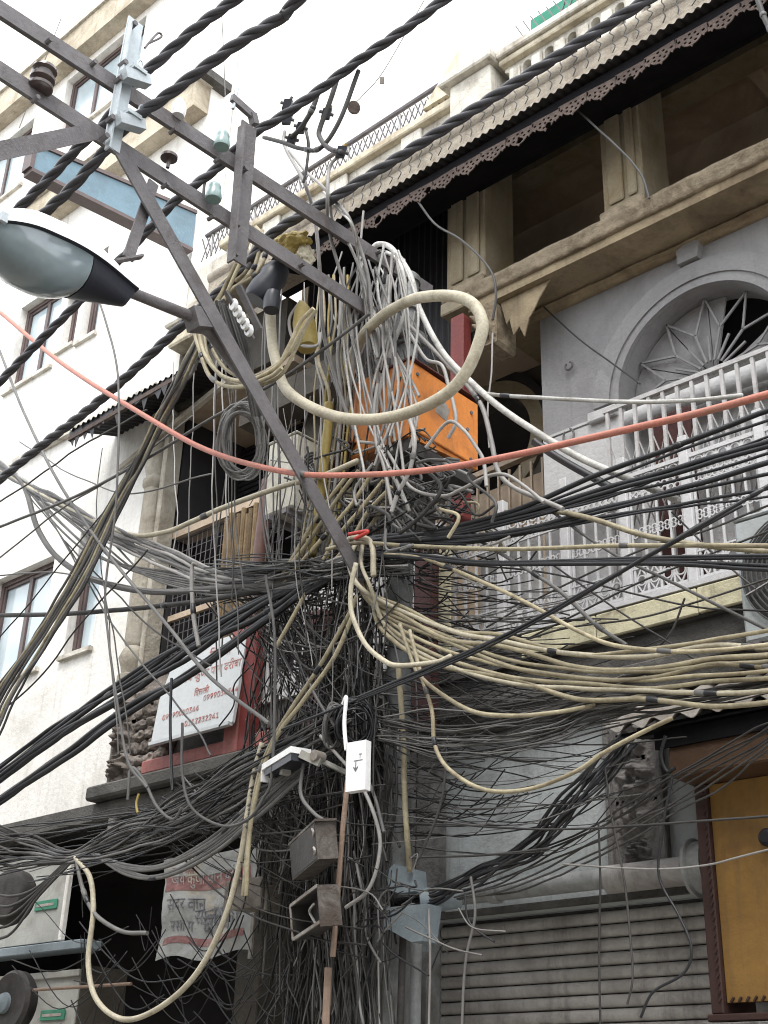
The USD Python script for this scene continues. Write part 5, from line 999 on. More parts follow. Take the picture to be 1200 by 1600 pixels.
L('535,238,5.0 515,262 512,310 514,360,5.2 530,420,5.3 545,480,5.4 552,560,5.5 540,650,5.6', 6, 'c_light', 'grey service cable falling from the lowest connector')
L('525,316,5.1 545,340 560,380,5.3 575,430,5.4 582,500,5.5 590,560', 6, 'c_light', 'pale cable dropping from the long twisted cable to the pole')
L('505,300,5.1 530,330 550,352 560,400,5.4 572,470,5.5 580,520 588,555', 4, 'c_white', 'thin white cable with loose end beside the pole')
L('578,490,5.2 520,535 450,585 400,615 320,660 240,710 130,770 20,815 -40,838', 5, 'c_grey', 'long grey cable slanting from the pole down to far left')
L('300,500,4.6 310,540 330,590 370,605 420,590 440,575', 7, 'c_cream', 'first cream cable hanging as a sling under lamp arm', group=None)
L('308,500,4.6 318,550 345,585 385,595 430,575 452,540 468,505 490,482', 7, 'c_cream', 'cream cable slung from the brace up to the yellow bottle')
L('316,505,4.65 326,560 355,595 390,603 436,588 462,545 478,510 494,484', 7, 'c_cream', 'second cream cable slung up to the yellow bottle')
L('322,505,4.7 332,545 360,582 400,588 442,562 470,520 488,486', 7, 'c_cream', 'uppermost cream cable slung up to the yellow bottle')
L('330,510,4.7 340,530 352,560 360,575', 6, 'c_cream', 'short cream cable end inside the sling')
for i, s_ in enumerate(('395,360,5.0 385,385 372,420 345,445 330,470', '402,358,5.0 395,390 384,425 352,450 335,475', '410,360,5.0 405,395 390,430 360,455 338,480', '400,355,5.0 412,370 414,400 398,430 365,450', '368,412,4.9 350,450 342,470 338,490', '378,405,4.9 362,440 350,470')):
    L(s_, 7, 'c_cream', 'cream cables looped over the lower cross-arm by the steel upright', group='cream cables looped over the lower cross-arm', Y=5)
for i, s_ in enumerate(('562,395,5.6 575,450 592,520 590,590 602,660 612,705', '606,430,5.5 600,500 622,560 640,620 650,668', '568,330,5.45 560,420 556,500 566,580 585,650 600,700', '620,470,5.5 602,540 586,590 580,640 596,700', '556,420,5.5 588,500 626,570 652,640 640,700', '600,380,5.6 590,450 604,520 606,600 618,690')):
    L(s_, SAG.uniform(3.5, 5.5), ('c_light', 'c_white')[i % 2], 'pale cables falling across the left half of the orange box', group='pale cables falling across the orange box', Y=5.5)
for i in range(12):
    x, y = SAG.uniform(530, 640), SAG.uniform(390, 450); x1_, y1_ = x + SAG.uniform(-30, 40), SAG.uniform(640, 770); k = SAG.uniform(-40, 40)
    L(f'{x},{y},5.45 {x+k},{y*.7+y1_*.3} {x+k*.6+SAG.uniform(-14,14)},{y*.35+y1_*.65} {x1_},{y1_}', SAG.uniform(3, 5), ('c_light', 'c_light', 'c_white', 'c_grey')[i % 4], 'pale cables hanging from pole top past the cream hose', group='pale cables hanging from pole top')
# yellow and cream risers left of the orange box
for i in range(9):
    x = 488 + 6.2 * i; k = SAG.uniform(-9, 9)
    L(f'{x+8+k},430,5.6 {x+6},500 {x+3+k},560 {x+8-k},620 {x+4},690 {x-2+k/2},760 {x-12},820 {x-26+k},880', SAG.uniform(3, 6), ['c_cream', 'c_light', 'c_cream', 'c_yellow', 'c_grey'][i % 5], 'yellowish cables rising in a sheaf left of the orange box', group='yellowish cables rising left of the orange box')
L('514,630,5.55 513,660 509,700 500,780 492,830 486,868', 15, 'c_yellow', 'broad flat yellow cable beside the diagonal brace', n=8)
for i, s_ in enumerate(('600,750,5.5 560,800 520,850 460,960 432,1010', '612,760,5.5 575,800 545,850 500,900', '580,740,5.5 548,790 505,840 470,880 442,915', '560,735,5.5 530,775 480,850 440,900', '545,740,5.5 500,800 470,850 438,905', '610,775,5.6 580,820 550,855')):
    L(s_, 7, 'c_cream', 'dusty cream cables slanting from orange box down to the knot', group='dusty cream cables slanting down to the knot')
# cream bundle to the right
ends = [985, 1012, 1026, 1034, 1041, 1048, 1060, 1078, 1098]
for i, e in enumerate(ends):
    k = i - 4; r6 = [SAG.uniform(-9, 9) for _ in range(8)]; sp = e - 1045
    L(f'{556+i*1.8},{846-abs(k)},5.5 {556+k*2+r6[0]*.4},880,{5.5+r6[1]*.01:.2f} {572+k*2},{925+r6[1]} {612-k*3},{966+k*5},5.55 {690-k*4},{1003+k*7+r6[2]},5.6 {790},{1033+k*8+r6[3]} {900},{1052+k*8+r6[4]} {1010},{1056+k*6+sp*.3+r6[5]} {1110},{1048+k*3+sp*.7+r6[6]} {1200},{e} {1270},{e-22}', SAG.uniform(6.5, 9), 'c_cream' if i not in (1, 7) else 'c_ivory', f'cream cable of the sagging bundle below the balcony, {nth(i)} at right edge', group='cream cables sweeping right below the balcony', n=8, wob=.03)
L('510,858,5.4 560,848 640,853 800,858 950,853 1100,852 1200,853 1260,854', 8, 'c_cream', 'level cream cable across the white railing', n=8)
L('545,862,5.4 542,850 552,840 580,848 584,900', 9, 'c_ivory', 'cream cable end hooked upright at the knot', n=8)
L('600,865,5.5 660,872 760,912 830,945 900,985 960,1008 1050,1018 1130,1015 1200,1008', 7, 'c_cream', 'yellowish cable dipping over the balcony fascia from the knot', n=8)
L('790,800,5.8 870,800,5.7 930,812,5.6 1000,835 1080,850 1200,862', 9, 'c_cream', 'upper cream cable slanting to the grey air conditioner', n=8)
L('850,790,5.7 950,860 1050,910 1140,955 1200,985', 6, 'c_grey', 'grey cable slanting down in front of the railing to the unit')
L('700,815,5.7 790,870 870,920 930,975 980,1008', 7, 'c_grey', 'brownish grey cable slanting down over the lattice')
L('640,985,5.4 660,1060 675,1110 680,1165 705,1205 760,1235 830,1232 900,1205 940,1178 1000,1146 1050,1122', 7, 'c_cream', 'yellowish cable hanging as a deep curve over the grey wall', n=8)
L('625,975,5.4 640,1020 655,1055 690,1085 740,1112 800,1118 870,1112 960,1096,5.85 1040,1080', 7, 'c_cream', 'yellowish cable drooping under the cream bundle', n=8)
L('556,880,5.3 548,920 550,960 570,1005 600,1032 625,1040 680,1035 705,1025', 8, 'c_ivory', 'cream cable sagging alone below the knot', n=8)
L('558,930,5.45 545,960 500,1040 460,1100 430,1150 405,1210 390,1300 380,1400', 7, 'c_cream', 'left of two yellowish cables running down from the knot', n=8)
L('552,960,5.45 520,1030 470,1100 436,1145 412,1200 392,1290 385,1400', 7, 'c_cream', 'right of two yellowish cables running down from the knot', n=8)
L('622,1040,5.6 630,1150,5.7 632,1230 636,1300 640,1362,5.78', 9, 'c_cream', 'dirty yellow cable hanging in the dark doorway', n=8)
L('118,1340,5.5 140,1370 146,1420 138,1500 150,1560 190,1592 240,1580 300,1530 345,1450 372,1360 395,1220 410,1160', 9, 'c_ivory', 'cream cable hanging in a long loop at bottom left', n=8)
L('120,1345,5.5 130,1390 150,1430 190,1455 230,1458', 7, 'c_grey', 'grey cable drooping beside the long cream loop')
L('-10,728,5.5 60,770 120,800 200,835 255,832 300,815 345,795 440,760 500,745 560,720', 8, 'c_ivory', 'cream cable curving from left cable knot past dark opening', n=8)
L('-10,716,5.5 35,755 60,830 100,880 160,910 240,925 330,920 430,912', 9, 'c_grey', 'dark grey cable bowed across the white wall and windows', n=8)
L('-10,962,5.5 120,958 240,948 340,935 460,910 560,880', 8, 'c_dark', 'dark cable running nearly level from left edge to knot', n=8)
L('0,550,5.3 40,650 90,750 150,840 200,905 260,975 330,1060 420,1130', 5, 'c_grey', 'grey wire slanting down across both window rows')
L('125,400,4.4 150,455 180,560 186,640 184,720 180,800 165,920 170,1000 185,1110 200,1190 230,1230', 4, 'c_grey', 'thin grey wire falling from lamp head down the white wall')
L('200,1250,5.4 205,1200 225,1220 245,1260 270,1280 285,1262', 5, 'c_grey', 'grey wire hooked in a small loop below the stone carving')
L('285,1130,5.4 285,1210 300,1262 345,1290 385,1282 410,1250 425,1200 430,1000 415,900', 5, 'c_grey', 'grey wire hanging as a loop under the white Hindi board')
L('310,1010,5.4 302,960 300,890 305,880', 7, 'c_light', 'pale grey cable stub standing above the Hindi board')
L('268,1060,5.35 266,1120 267,1180 270,1235', 5, 'c_black', 'short black wire in front of the Hindi board')
L('215,1270,5.35 213,1255 217,1240', 4, 'c_yellow', 'tiny yellow tie hanging among the dark cables')
L('700,1150,5.6 690,1250 660,1330 650,1345', 4, 'c_dark', 'thin dark wire down the edge of grey wall')
L('935,1285,5.8 938,1380 936,1480 938,1600', 3.5, 'c_dark', 'left thin wire hanging straight over the shutter')
L('945,1200,5.8 955,1270 975,1370 985,1470 988,1530 980,1570', 3.5, 'c_dark', 'middle thin wire hanging over the shutter')
L('1052,1210,5.8 1035,1300 1030,1370 1060,1430 1080,1480 1068,1520 1020,1550 1001,1590', 4.5, 'c_black', 'crooked black wire hanging over shutter beside the amber sign')
L('735,1370,5.7 742,1430 728,1500 722,1600', 4.5, 'c_grey', 'grey wire hanging over left part of the shutter')
L('670,1420,5.7 672,1500 670,1600', 4, 'c_light', 'pale wire hanging at the left shutter guide')
L('600,1285,5.7 700,1288 850,1296 1000,1290 1100,1283 1200,1275', 4, 'c_dark', 'thin wire strung level over the grey wall to the amber sign')
L('880,1350,5.8 1000,1358 1100,1352 1200,1328', 3.5, 'c_light', 'thin pale wire running across the amber sign')
L('640,1340,5.7 760,1336 860,1325', 4, 'c_dark', 'thin wire level above the steel drain pipe')
L('1040,1150,5.9 1033,1180 1042,1205 1055,1200', 6, 'c_black', 'black cable loop hanging from awning corner')
L('1180,-10,6.2 1195,30 1215,70', 9, 'c_dark', 'black cable hanging under the eaves at upper right')
L('650,310,6.4 680,350 720,375 765,420 775,460 770,500', 4, 'c_dark', 'thin dark wire hanging from eaves over first column')
L('900,170,6.5 960,225 1000,270 1015,310', 4, 'c_dark', 'thin dark wire hanging across the second column')
L('770,520,6.6 768,580 762,640 764,700', 3, 'c_light', 'thin pale wire below the broken plaster')
L('850,480,7.3 905,530 960,570 1000,600', 3, 'c_dark', 'thin wire slanting over the pale wall to the arch')
L('835,690,6.6 880,720 960,765', 14, 'c_black', 'thick black cable behind the white slanting cable')
L('500,1150,5.5 560,1220 590,1290 592,1340 575,1390 540,1418', 6, 'c_light', 'grey cable bowed down the right of meter boxes')
L('480,1060,5.45 500,1100 540,1160 580,1230 600,1300', 5, 'c_grey', 'dark grey cable slanting behind the white switch board')
L('475,1190,5.4 470,1240 490,1270 512,1285', 6, 'c_grey', 'cable curling from the lamp fitting to the closed meter box')
L('555,842,5.35 575,830 545,835', 6, 'red_tape', 'scrap of red tape at the lower end of the brace', cat='tape', name='tape')
L('395,610,4.7 350,560 325,510 335,480 350,470', 8, 'c_dark', 'black cable lashed along the lower end of the lamp arm')
for i in range(7):
    L(f'{338+i*5},{470+i*2},4.5 {352+i*5},{520+i},4.6 {372+i*3},{560},4.7 {385+i*2},600,4.75 {395+i*2},650,4.9', 6, 'c_grey' if i % 3 else 'c_dark', 'dark cables lashed along the diagonal brace below the lamp arm', group='cables lashed along the diagonal brace')
# thick grey cables through the connectors
L('395,205,4.5 330,270 318,300 322,330', 5, 'c_dark', 'black jumper hanging left of the steel upright')
L('412,215,4.6 440,222 470,232 500,232 530,190 560,110', 7, 'c_dark', 'black jumper swung under the connectors', n=8)
L('500,135,4.6 488,170 470,200 455,215', 8, 'c_dark', 'left black tap cable from the twisted cable to a connector', n=8)
L('528,118,4.6 515,160 500,200 500,215 515,232 535,238', 8, 'c_dark', 'right black tap cable from the twisted cable to a connector', n=8)
L('478,205,4.7 482,230 478,270 474,285', 5, 'c_dark', 'short jumper hanging below the middle connector')
for (px, py, lab) in ((449, 164, 'clamp connector on the twisted cable nearest the steel upright'), (449, 186, 'clamp connector just under the twisted cable'), (470, 200, 'middle clamp connector on the left tap cable'), (456, 218, 'lowest left clamp connector above the grey service cables'), (510, 178, 'clamp connector on the right tap cable'), (533, 238, 'clamp connector at the end of the right tap cable')):
    p = at(px, py, 4.62); t = thing('cable_connector', lab, 'connector', tuple(p))
    part(t, 'body', MB().obox(p, RGT * .03, UPV * .035 + RGT * .01, FWD * .03), 'lamp_dark', False); part(t, 'bolt', MB().cyl(p - RGT * .05 + UPV * .02, p + RGT * .05 - UPV * .01, .012, 8), 'steel')
    part(t, 'stud', MB().cyl(p, p + UPV * .06 + RGT * .035, .011, 8), 'brass' if py > 170 else 'steel')
# --- black bundle to the right, fan-wise
for i, (m7, m9, e, w) in enumerate(((826, 739, 640, 9), (829, 752, 655, 5), (833, 765, 689, 9), (835, 772, 697, 8), (838, 776, 708, 5), (841, 794, 724, 9), (845, 799, 741, 6), (848, 807, 763, 6), (851, 812, 775, 4), (829, 780, 682, 4))):
    od = nth(sorted((640, 655, 689, 697, 708, 724, 741, 763, 775, 682)).index(e))
    L(f'{540},{842+SAG.uniform(0,12)},5.5 {620},{838+SAG.uniform(-3,8)} 700,{m7},5.6 {800+SAG.uniform(-20,20)},{m7*.56+m9*.44+SAG.uniform(2,9)},5.65 940,{m9},5.7 {1070},{m9*.5+e*.5+SAG.uniform(-3,6)},5.75 1200,{e} 1280,{e-26}', w, 'c_black', f'black cable fanning from the knot over the railing, {od} at right edge', group='black cables fanning up to the right edge', n=8, wob=.03)
for i, e in enumerate((868, 872, 884, 890)):
    L(f'545,{862+i*2},5.5 640,{866+i*2} 760,{878+i} 900,{875+i*2} 1050,{870+i*4} 1200,{e} 1270,{e}', SAG.uniform(5, 9), 'c_black', 'black cables running level from knot across the railing', group='black cables running level across the railing', n=8)
for i, (a, b) in enumerate((('560,1090', '1200,760'), ('440,1140', '1160,790'), ('560,1095', '1100,815'))):
    ax_, ay_ = map(float, a.split(',')); bx_, by_ = map(float, b.split(','))
    L(f'{a},5.3 {ax_*.6+bx_*.4},{ay_*.6+by_*.4+22} {ax_*.25+bx_*.75},{ay_*.25+by_*.75+10} {b},5.5', (7, 5, 4)[i], 'c_black', ('thick black cable rising from lower left of knot over the lattice', 'thinner black cable rising from the lamp fitting over the lattice', 'thin black wire rising just beside the thick one over the lattice')[i])
for i, (s_, lab) in enumerate((('760,980,5.8 850,930 1000,860 1100,830 1200,790', 'thin black wire slanting up over the lattice under the level cables'), ('700,880,5.8 850,895 1000,930 1100,950 1200,955', 'thin black wire dipping right over the balcony fascia'), ('740,1030,5.8 870,985 1000,965 1090,940 1200,905', 'black wire along the top of the yellow fascia'), ('1070,935,5.8 1050,985 1030,1010', 'short black wire from fascia corner'), ('860,880,5.8 960,950 1040,1000 1100,1040', 'thin dark wire slanting over fascia blocks'), ('1200,830,5.8 1100,870 1000,910 900,960 800,1010', 'thin dark wire slanting from the unit to the lower left lattice'), ('1050,800,5.8 1110,860 1180,920', 'thin grey wire before the unit casing'))):
    L(s_, 3.5, 'c_dark', lab)
# --- black bundle to the lower left
R5 = [[SAG.uniform(-8, 8) for _ in range(6)] for i in range(12)]; YE = [1203 + (0, 15, 40)[i % 3] * 1.25 + R5[i][4] for i in range(12)]
for i in range(12):
    g_ = i % 3; o = (0, 15, 40)[g_]; r5 = R5[i]
    L(f'{552-i},{868+i*2},5.5 {480+r5[5]},{908+o*.4},5.5 400,{946+o*.8+r5[0]},5.5 300,{1002+o*1.1+r5[1]},5.5 200,{1064+o*1.2+r5[2]},5.5 100,{1130+o*1.25+r5[3]},5.5 0,{1203+o*1.25+r5[4]} -60,{1245+o*1.2}', SAG.uniform(4, 9.5), 'c_black', f'black cable fanning down across the white wall, {nth(sorted(YE).index(YE[i]))} at left edge', group='black cables fanning down to the left edge', n=8, wob=.03)
# --- grey bundle to the upper left knot
for i in range(13):
    f = i / 12; a = SAG.uniform(-6, 6)
    L(f'-10,{712+f*22},5.5 40,{752+f*10} {100},{785+f*14+a} {180},{825+f*26} {260},{858+f*30+a} {340},{892+f*22} {430},{905+f*14-a} {545},{868+f*16},5.5', SAG.uniform(4, 6.5), 'c_grey' if i % 4 else 'c_light', 'dusty grey cables running from left knot to the central knot', group='dusty grey cables between left knot and central knot', wob=.06)
for i in range(7):
    a = SAG.uniform(-8, 8)
    L(f'{45+a},765,5.5 {95+i*9},{830+a} {150+i*12},{870+i*4} {240+i*8},{890+i*5} {360},{905+i*4} {470},{895+a/2}', 3.5, 'c_grey', 'thin grey wires drooping from left knot past windows', group='thin grey wires drooping from left knot')
# --- strands from brace to lower left
for i in range(8):
    a = SAG.uniform(-4, 4); k = i * 6
    L(f'{318+k*.4},505,4.7 {285+k*.5},570 {250+k*.4},640,5 {205+k*.5+a},730,5.2 {158+k*.6},810,5.3 {105+k*.8},905 {50+k*.7+a},1000 {-10+k*.9},{1085+a} {-50+k},1170', SAG.uniform(4, 6), ['c_grey', 'c_cream', 'c_grey', 'c_dark'][i % 4], 'strands running from the lamp arm steeply down to lower left', group='strands from the lamp arm down to lower left', wob=.06)
# --- dark bundle to the lower left knot
for i in range(24):
    f = i / 23; a = SAG.uniform(-16, 16); b = SAG.uniform(-22, 22)
    L(f'-20,{1282+f*90},5.5 50,{1302+f*52+b/2} 112,{1330+f*18} 190,{1290+f*44+a} 280,{1240+f*66+b} 370,{1190+f*74+a},5.5 {450+b},{1145+f*70} {540+a},{1095+f*66},5.6', SAG.uniform(2.5, 5), ['c_dark', 'c_grey', 'c_dark', 'c_black'][i % 4], 'dark cables gathered below the ledge towards the lower left', group='dark cables gathered below the ledge', wob=.07)
for i in range(6):
    a = SAG.uniform(-6, 6)
    L(f'{150+a},1335,5.5 200,{1352+i*3} 255,{1352+i*4+a} 330,{1310+i*5} 400,{1250+i*6} 470,{1190+i*5}', SAG.uniform(4, 7), 'c_grey', 'grey cables hanging in a shallow curve above the banner', group='grey cables curved above the banner')
for i in range(5):
    L(f'112,{1338+i*2},5.5 60,{1385+i*4} 20,{1400+i*14} -20,{1395+i*20}', 4.5, 'c_dark', 'dark cables fanning from lower left knot to left edge', group='dark cables fanning to left edge')
# --- thin cables under the cream bundle, right
for i in range(22):
    f = i / 21; a = SAG.uniform(-20, 20); b = SAG.uniform(-18, 18)
    L(f'{600+b},{1120+f*40},5.6 {700},{1126+f*44+a} {820+a*2},{1118+f*48} {930},{1098+f*36+b*.6},5.7 {1060},{1080+f*24+a*.4} {1200},{1058+f*24} 1260,{1050+f*22}', SAG.uniform(2.2, 4), ['c_dark', 'c_grey', 'c_grey', 'c_dark'][i % 4], 'thin grey cables strung above the tin awning towards the right', group='thin grey cables strung above the awning', wob=.08)
# --- fan of dark cables lower right
for i in range(15):
    f = i / 14; a = SAG.uniform(-16, 16); b = SAG.uniform(-20, 20)
    L(f'{600+a},{1410+f*25},5.9 680,{1392+f*14+b/2} {750},{1366+f*6+a} {815+b},{1318+f*30} {880+a},{1252+f*46},5.8 {940},{1178+f*46+b} {968+f*24},{1148+f*16},6.32', SAG.uniform(2.5, 5), 'c_black' if i % 3 else 'c_dark', 'dark cables climbing from blue conduit boxes to the awning', group='dark cables climbing to the awning', wob=.08)
for i in range(7):
    a = SAG.uniform(-10, 10)
    L(f'{720+a},{1385+i*4},5.9 820,{1335+i*9} 940,{1275+i*11+a} 1060,{1205+i*10} 1160,{1150+i*9} 1240,{1110+i*5}', 3.5, 'c_dark', 'thin dark wires crossing the carved pilaster to amber header', group='thin dark wires crossing the carved pilaster', wob=.09)
# --- hanging wires left of the brace
for i in range(16):
    x = 265 + SAG.uniform(0, 215); y0_ = 560 - (x - 265) * .55 + SAG.uniform(-20, 10); y1_ = SAG.uniform(860, 1100); a, b = SAG.uniform(-14, 14, 2)
    L(f'{x},{y0_},{SAG.uniform(5.2,6.3):.2f} {x+a},{y0_*.7+y1_*.3} {x+b},{y0_*.35+y1_*.65} {x+a*.6+SAG.uniform(-20,20)},{y1_}', SAG.uniform(1.7, 3), ['c_grey', 'c_light', 'c_grey', 'c_dark'][i % 4], 'thin loose wires hanging before the dark opening', group='thin loose wires hanging before the dark opening', wob=.05)
for i, s_ in enumerate(('-10,880,5.3 90,800 190,735 300,650', '-10,1010,5.3 80,900 170,790 235,690', '60,770,5.4 130,900 200,1010 300,1130 330,1180', '20,740,5.4 110,860 170,960 190,1080 205,1180', '-10,900,5.3 100,895 220,920 330,925', '95,840,5.4 160,905 240,985 330,1040', '30,690,5.4 120,745 210,770 330,740', '-10,790,5.3 60,745 140,690 230,640', '160,700,5.4 150,800 165,920 175,1050 185,1180', '-10,1120,5.3 60,1060 140,960 230,860')):
    L(s_, SAG.uniform(2, 3), ('c_grey', 'c_dark')[i % 2], 'thin wires criss-crossing the white wall beside the carved column', group='thin wires criss-crossing the white wall', wob=.05)
# --- coils
def coil(name, label, cx, cy, Y, rx, ry, turns, px, m, seed):
    r = np.random.default_rng(seed); mb = MB(); sc = (at(cx, cy, Y) - CAM) @ FWD / FOC; c = at(cx, cy, Y); P = []
    for k in range(turns):
        ph = r.uniform(0, 6.28); A, B_ = rx * sc * r.uniform(.75, 1.08), ry * sc * r.uniform(.8, 1.08); o = r.uniform(-4, 4, 2) * sc; tl = r.uniform(-.25, .25)
        a = np.linspace(0, 2 * math.pi, 26); P = c + o[0] * RGT + o[1] * UPV + np.outer(np.cos(a + 0 * ph) * A, RGT) + np.outer(np.sin(a + tl) * B_, UPV) + np.outer(.05 * np.sin(a + ph) + r.uniform(-.05, .05), FWD)
        mb.tube(wobble(P, .02, seed + k), px / 2 * sc, 5)
    return single(name, mb, m, label, 'cable coil', smooth=True)
coil('cable_coil', 'grey wire coil hanging before the dark opening left of the brace', 378, 690, 5.1, 34, 56, 22, 3.2, 'c_coil', 1)
coil('cable_coil', 'black wire coil hanging on the knot above white switch board', 556, 1130, 5.5, 30, 34, 22, 3.5, 'c_black', 2)
coil('cable_coil', 'grey wire coil hanging just left of the black coil', 522, 1135, 5.5, 14, 36, 14, 3.5, 'c_grey', 3)
# --- short curled tails round the box and at the knot
for i in range(34):
    x, y = SAG.uniform(555, 745), SAG.uniform(705, 830); s_ = f'{x},{y},{SAG.uniform(5.3,5.9):.2f}'
    for k in range(SAG.integers(2, 5)): x += SAG.uniform(-45, 45); y += SAG.uniform(-15, 45); s_ += f' {x},{min(y,860)}'
    L(s_, SAG.uniform(4, 7), ['c_grey', 'c_light', 'c_dark', 'c_grey', 'c_cream'][i % 5], 'short curled cable tails under the orange box', group='short curled cable tails under the orange box', wob=.06)
# --- the tangle nobody could count
mbs = {'c_dark': MB(), 'c_black': MB(), 'c_grey': MB(), 'c_light': MB(), 'c_yellow': MB()}
R = np.random.default_rng(2024)
def rnd(spec, px, m, wob=.09):
    NCAB[0] += 1; P = wobble(path(spec, 5.6, 6), wob * 1.3, NCAB[0], 1.3, 2); mbs[m].tube(P, rad(P, px), 5, False)
pick = lambda: R.choice(['c_dark', 'c_dark', 'c_dark', 'c_dark', 'c_black', 'c_grey', 'c_dark', 'c_grey', 'c_dark', 'c_light'], p=[.14, .14, .14, .14, .12, .11, .07, .07, .04, .03])
for i in range(420):      # down the pole
    t0 = R.uniform(880, 1500); t1 = t0 + R.uniform(120, 420); w = lambda y: 40 + 50 * min(1, max(0, (y - 880) / 300)); cx = lambda y: 555 - 12 * min(1, max(0, (y - 900) / 500))
    f = np.clip(R.normal(-.1, .5), -1.4, .75); g = min(f + R.uniform(-.5, .5), .8); Y_ = R.uniform(5.6, 6.1) + .2 * abs(f)
    s_ = ''
    for k in range(5):
        y = t0 + (t1 - t0) * k / 4; s_ += f'{cx(y)+w(y)*(f+(g-f)*k/4)+R.uniform(-9,9)},{y},{Y_+R.uniform(-.06,.06):.2f} '
    rnd(s_, R.choice([1.6, 2, 2.4, 2.8, 3.4, 4.4]), pick(), .07)
for i in range(150):      # left of the pole, behind the boxes and the banner
    x, y = R.uniform(395, 540), R.uniform(900, 1330); a = R.uniform(-60, 60); y1_ = y + R.uniform(80, 260)
    rnd(f'{x},{y},{R.uniform(5.7,6.4):.2f} {x+a*.3+R.uniform(-15,15)},{y*.66+y1_*.34} {x+a*.7+R.uniform(-15,15)},{y*.33+y1_*.67} {x+a},{y1_}', R.uniform(1.6, 3.2), pick(), .08)
for i in range(110):      # around the knot under the orange box
    x, y = R.normal(610, 60), R.normal(790, 50); s_ = f'{x},{y},{R.uniform(5.5,6.1):.2f}'
    for k in range(3): x += R.uniform(-55, 55); y += R.uniform(-30, 40); s_ += f' {x},{y}'
    rnd(s_, R.uniform(2, 4.5), pick(), .09)
for i in range(120):      # the rope of dusty cables left and right of the knot
    y = R.normal(898, 14); x0_ = R.uniform(300, 430); x1_ = R.uniform(480, 640); y1_ = R.normal(885, 12)
    rnd(f'{x0_},{y+R.uniform(-5,15)},{R.uniform(5.45,5.8):.2f} {x0_*.6+x1_*.4},{y+R.uniform(-9,9)} {x0_*.3+x1_*.7},{(y+y1_)/2+R.uniform(-9,9)} {x1_},{y1_}', R.uniform(1.8, 3.6), pick(), .05)
for i in range(110):      # right of the pole: crossing strands
    x, y = R.uniform(560, 700), R.uniform(870, 1160); x1_ = x + R.uniform(60, 330); y1_ = y + R.uniform(-70, 90)
    rnd(f'{x},{y},{R.uniform(5.6,6.3):.2f} {x*.6+x1_*.4},{y*.6+y1_*.4+R.uniform(0,18)} {x*.2+x1_*.8},{y*.2+y1_*.8+R.uniform(0,10)} {x1_},{y1_}', R.uniform(1.5, 2.8), R.choice(['c_dark', 'c_dark', 'c_black', 'c_grey']), .05)
for i in range(60):      # foot of the view, left: slack strands hanging in the dark shopfront
    x, y = R.uniform(120, 520), R.uniform(1420, 1570); x1_, y1_ = x + R.uniform(-170, 170), y + R.uniform(-60, 90); sg = R.uniform(15, 80)
    rnd(f'{x},{y},{R.uniform(6.0,6.8):.2f} {x*.7+x1_*.3},{y*.7+y1_*.3+sg*.8} {x*.4+x1_*.6},{y*.4+y1_*.6+sg} {x1_},{y1_}', R.uniform(1.4, 2.6), R.choice(['c_dark', 'c_black', 'c_black']), .04)
for i in range(34):      # beside the blue boxes
    x, y = R.normal(610, 45), R.normal(1400, 50); x1_ = x + R.uniform(-90, 120); y1_ = y + R.uniform(-40, 90)
    rnd(f'{x},{y},{R.uniform(5.45,5.85):.2f} {(x+x1_)/2+R.uniform(-20,20)},{(y+y1_)/2+R.uniform(-20,20)} {x1_},{y1_}', R.uniform(1.6, 3.6), R.choice(['c_dark', 'c_dark', 'c_grey', 'c_black']), .09)
for i in range(50):      # pole top
    x, y = R.normal(590, 28), R.uniform(380, 560); y1_ = y + R.uniform(100, 300)
    rnd(f'{x},{y},{R.uniform(5.6,6.2):.2f} {x+R.uniform(-25,25)},{y*.6+y1_*.4} {x+R.uniform(-40,30)},{y1_}', R.uniform(2, 4), R.choice(['c_grey', 'c_light', 'c_grey', 'c_dark']), .07)
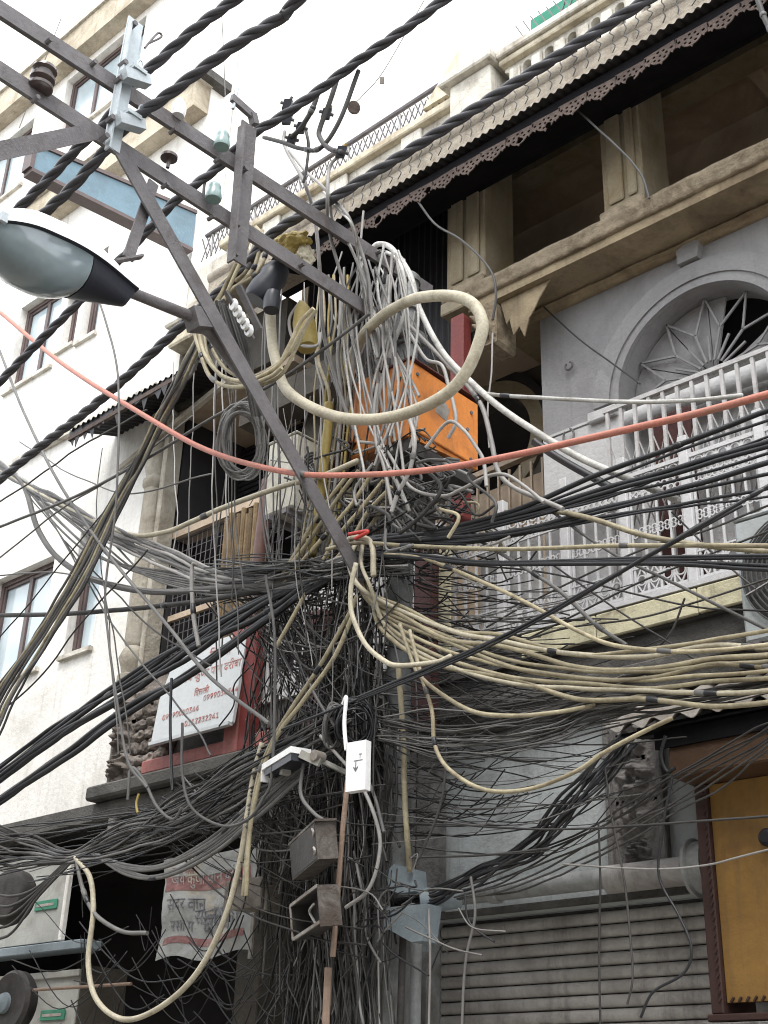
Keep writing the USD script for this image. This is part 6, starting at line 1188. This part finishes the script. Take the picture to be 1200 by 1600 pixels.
for i in range(130):      # sagging strands from the ledge, the left ropes and the canopy to the pole
    w_ = i % 3; u_ = R.uniform(0, 1)
    x0_, y0_ = ((300 + 130 * u_, 905 + R.uniform(-16, 16)), (190 + 220 * u_, 1270 - 80 * u_ + R.uniform(-25, 25)), (400 + 60 * u_, 985 - 60 * u_ + R.uniform(-10, 30)))[w_]
    x1_, y1_ = R.uniform(500, 620), y0_ + R.uniform(-60, 210); sg = R.uniform(5, 75); Y_ = R.uniform(5.5, 6.1)
    rnd(f'{x0_},{y0_},{Y_:.2f} {x0_*.75+x1_*.25},{y0_*.75+y1_*.25+sg*.7} {x0_*.5+x1_*.5},{(y0_+y1_)/2+sg} {x0_*.22+x1_*.78},{y0_*.22+y1_*.78+sg*.6} {x1_},{y1_}', R.choice([1.5, 1.8, 2.2, 2.8, 3.2]), pick(), .06)
for i in range(32):       # finer strands among the cables below the ledge
    f = R.uniform(-.3, 1.3); a, b, c_ = R.uniform(-18, 18, 3)
    rnd(f'{R.uniform(0,180)},{1300+f*60+a},{R.uniform(5.4,5.8):.2f} {R.uniform(200,240)},{1278+f*52+b} 300,{1238+f*62+c_} 380,{1190+f*72+a} {R.uniform(440,560)},{1120+f*90+b}', R.choice([1.4, 1.8, 2.2, 2.8]), R.choice(['c_dark', 'c_black', 'c_black']), .05)
for i in range(70):       # long thin strands hanging through the picture's middle
    x, y = R.uniform(440, 640), R.uniform(560, 900); L_ = R.uniform(150, 420); d_ = R.uniform(-70, 50)
    rnd(f'{x},{y},{R.uniform(5.4,6.1):.2f} {x+d_*.2+R.uniform(-12,12)},{y+L_*.3} {x+d_*.6+R.uniform(-14,14)},{y+L_*.65} {x+d_},{y+L_}', R.choice([1.5, 1.8, 2.4, 3]), R.choice(['c_grey', 'c_dark', 'c_light', 'c_dark']), .06)
for i in range(60):       # between the pole and the grey wall
    x0_, y0_ = R.uniform(560, 660), R.uniform(1080, 1330); x1_, y1_ = x0_ + R.uniform(80, 420), y0_ + R.uniform(-90, 50); sg = R.uniform(0, 45)
    rnd(f'{x0_},{y0_},{R.uniform(5.6,6.3):.2f} {x0_*.6+x1_*.4},{y0_*.6+y1_*.4+sg} {x0_*.25+x1_*.75},{y0_*.25+y1_*.75+sg*.8} {x1_},{min(y1_,1240)}', R.choice([1.4, 1.8, 2.4]), R.choice(['c_dark', 'c_dark', 'c_black', 'c_grey']), .05)
t = thing('cable_tangle', 'dense tangle of thin dusty wires smothering the pole from knot to street', 'cables', (-5.5, 5.8, 3), kind='stuff')
for k, mb in mbs.items():
    if mb.v: part(t, {'c_dark': 'dark_wires', 'c_black': 'black_wires', 'c_grey': 'grey_wires', 'c_light': 'pale_wires', 'c_yellow': 'yellow_wires'}[k], mb, k, True)
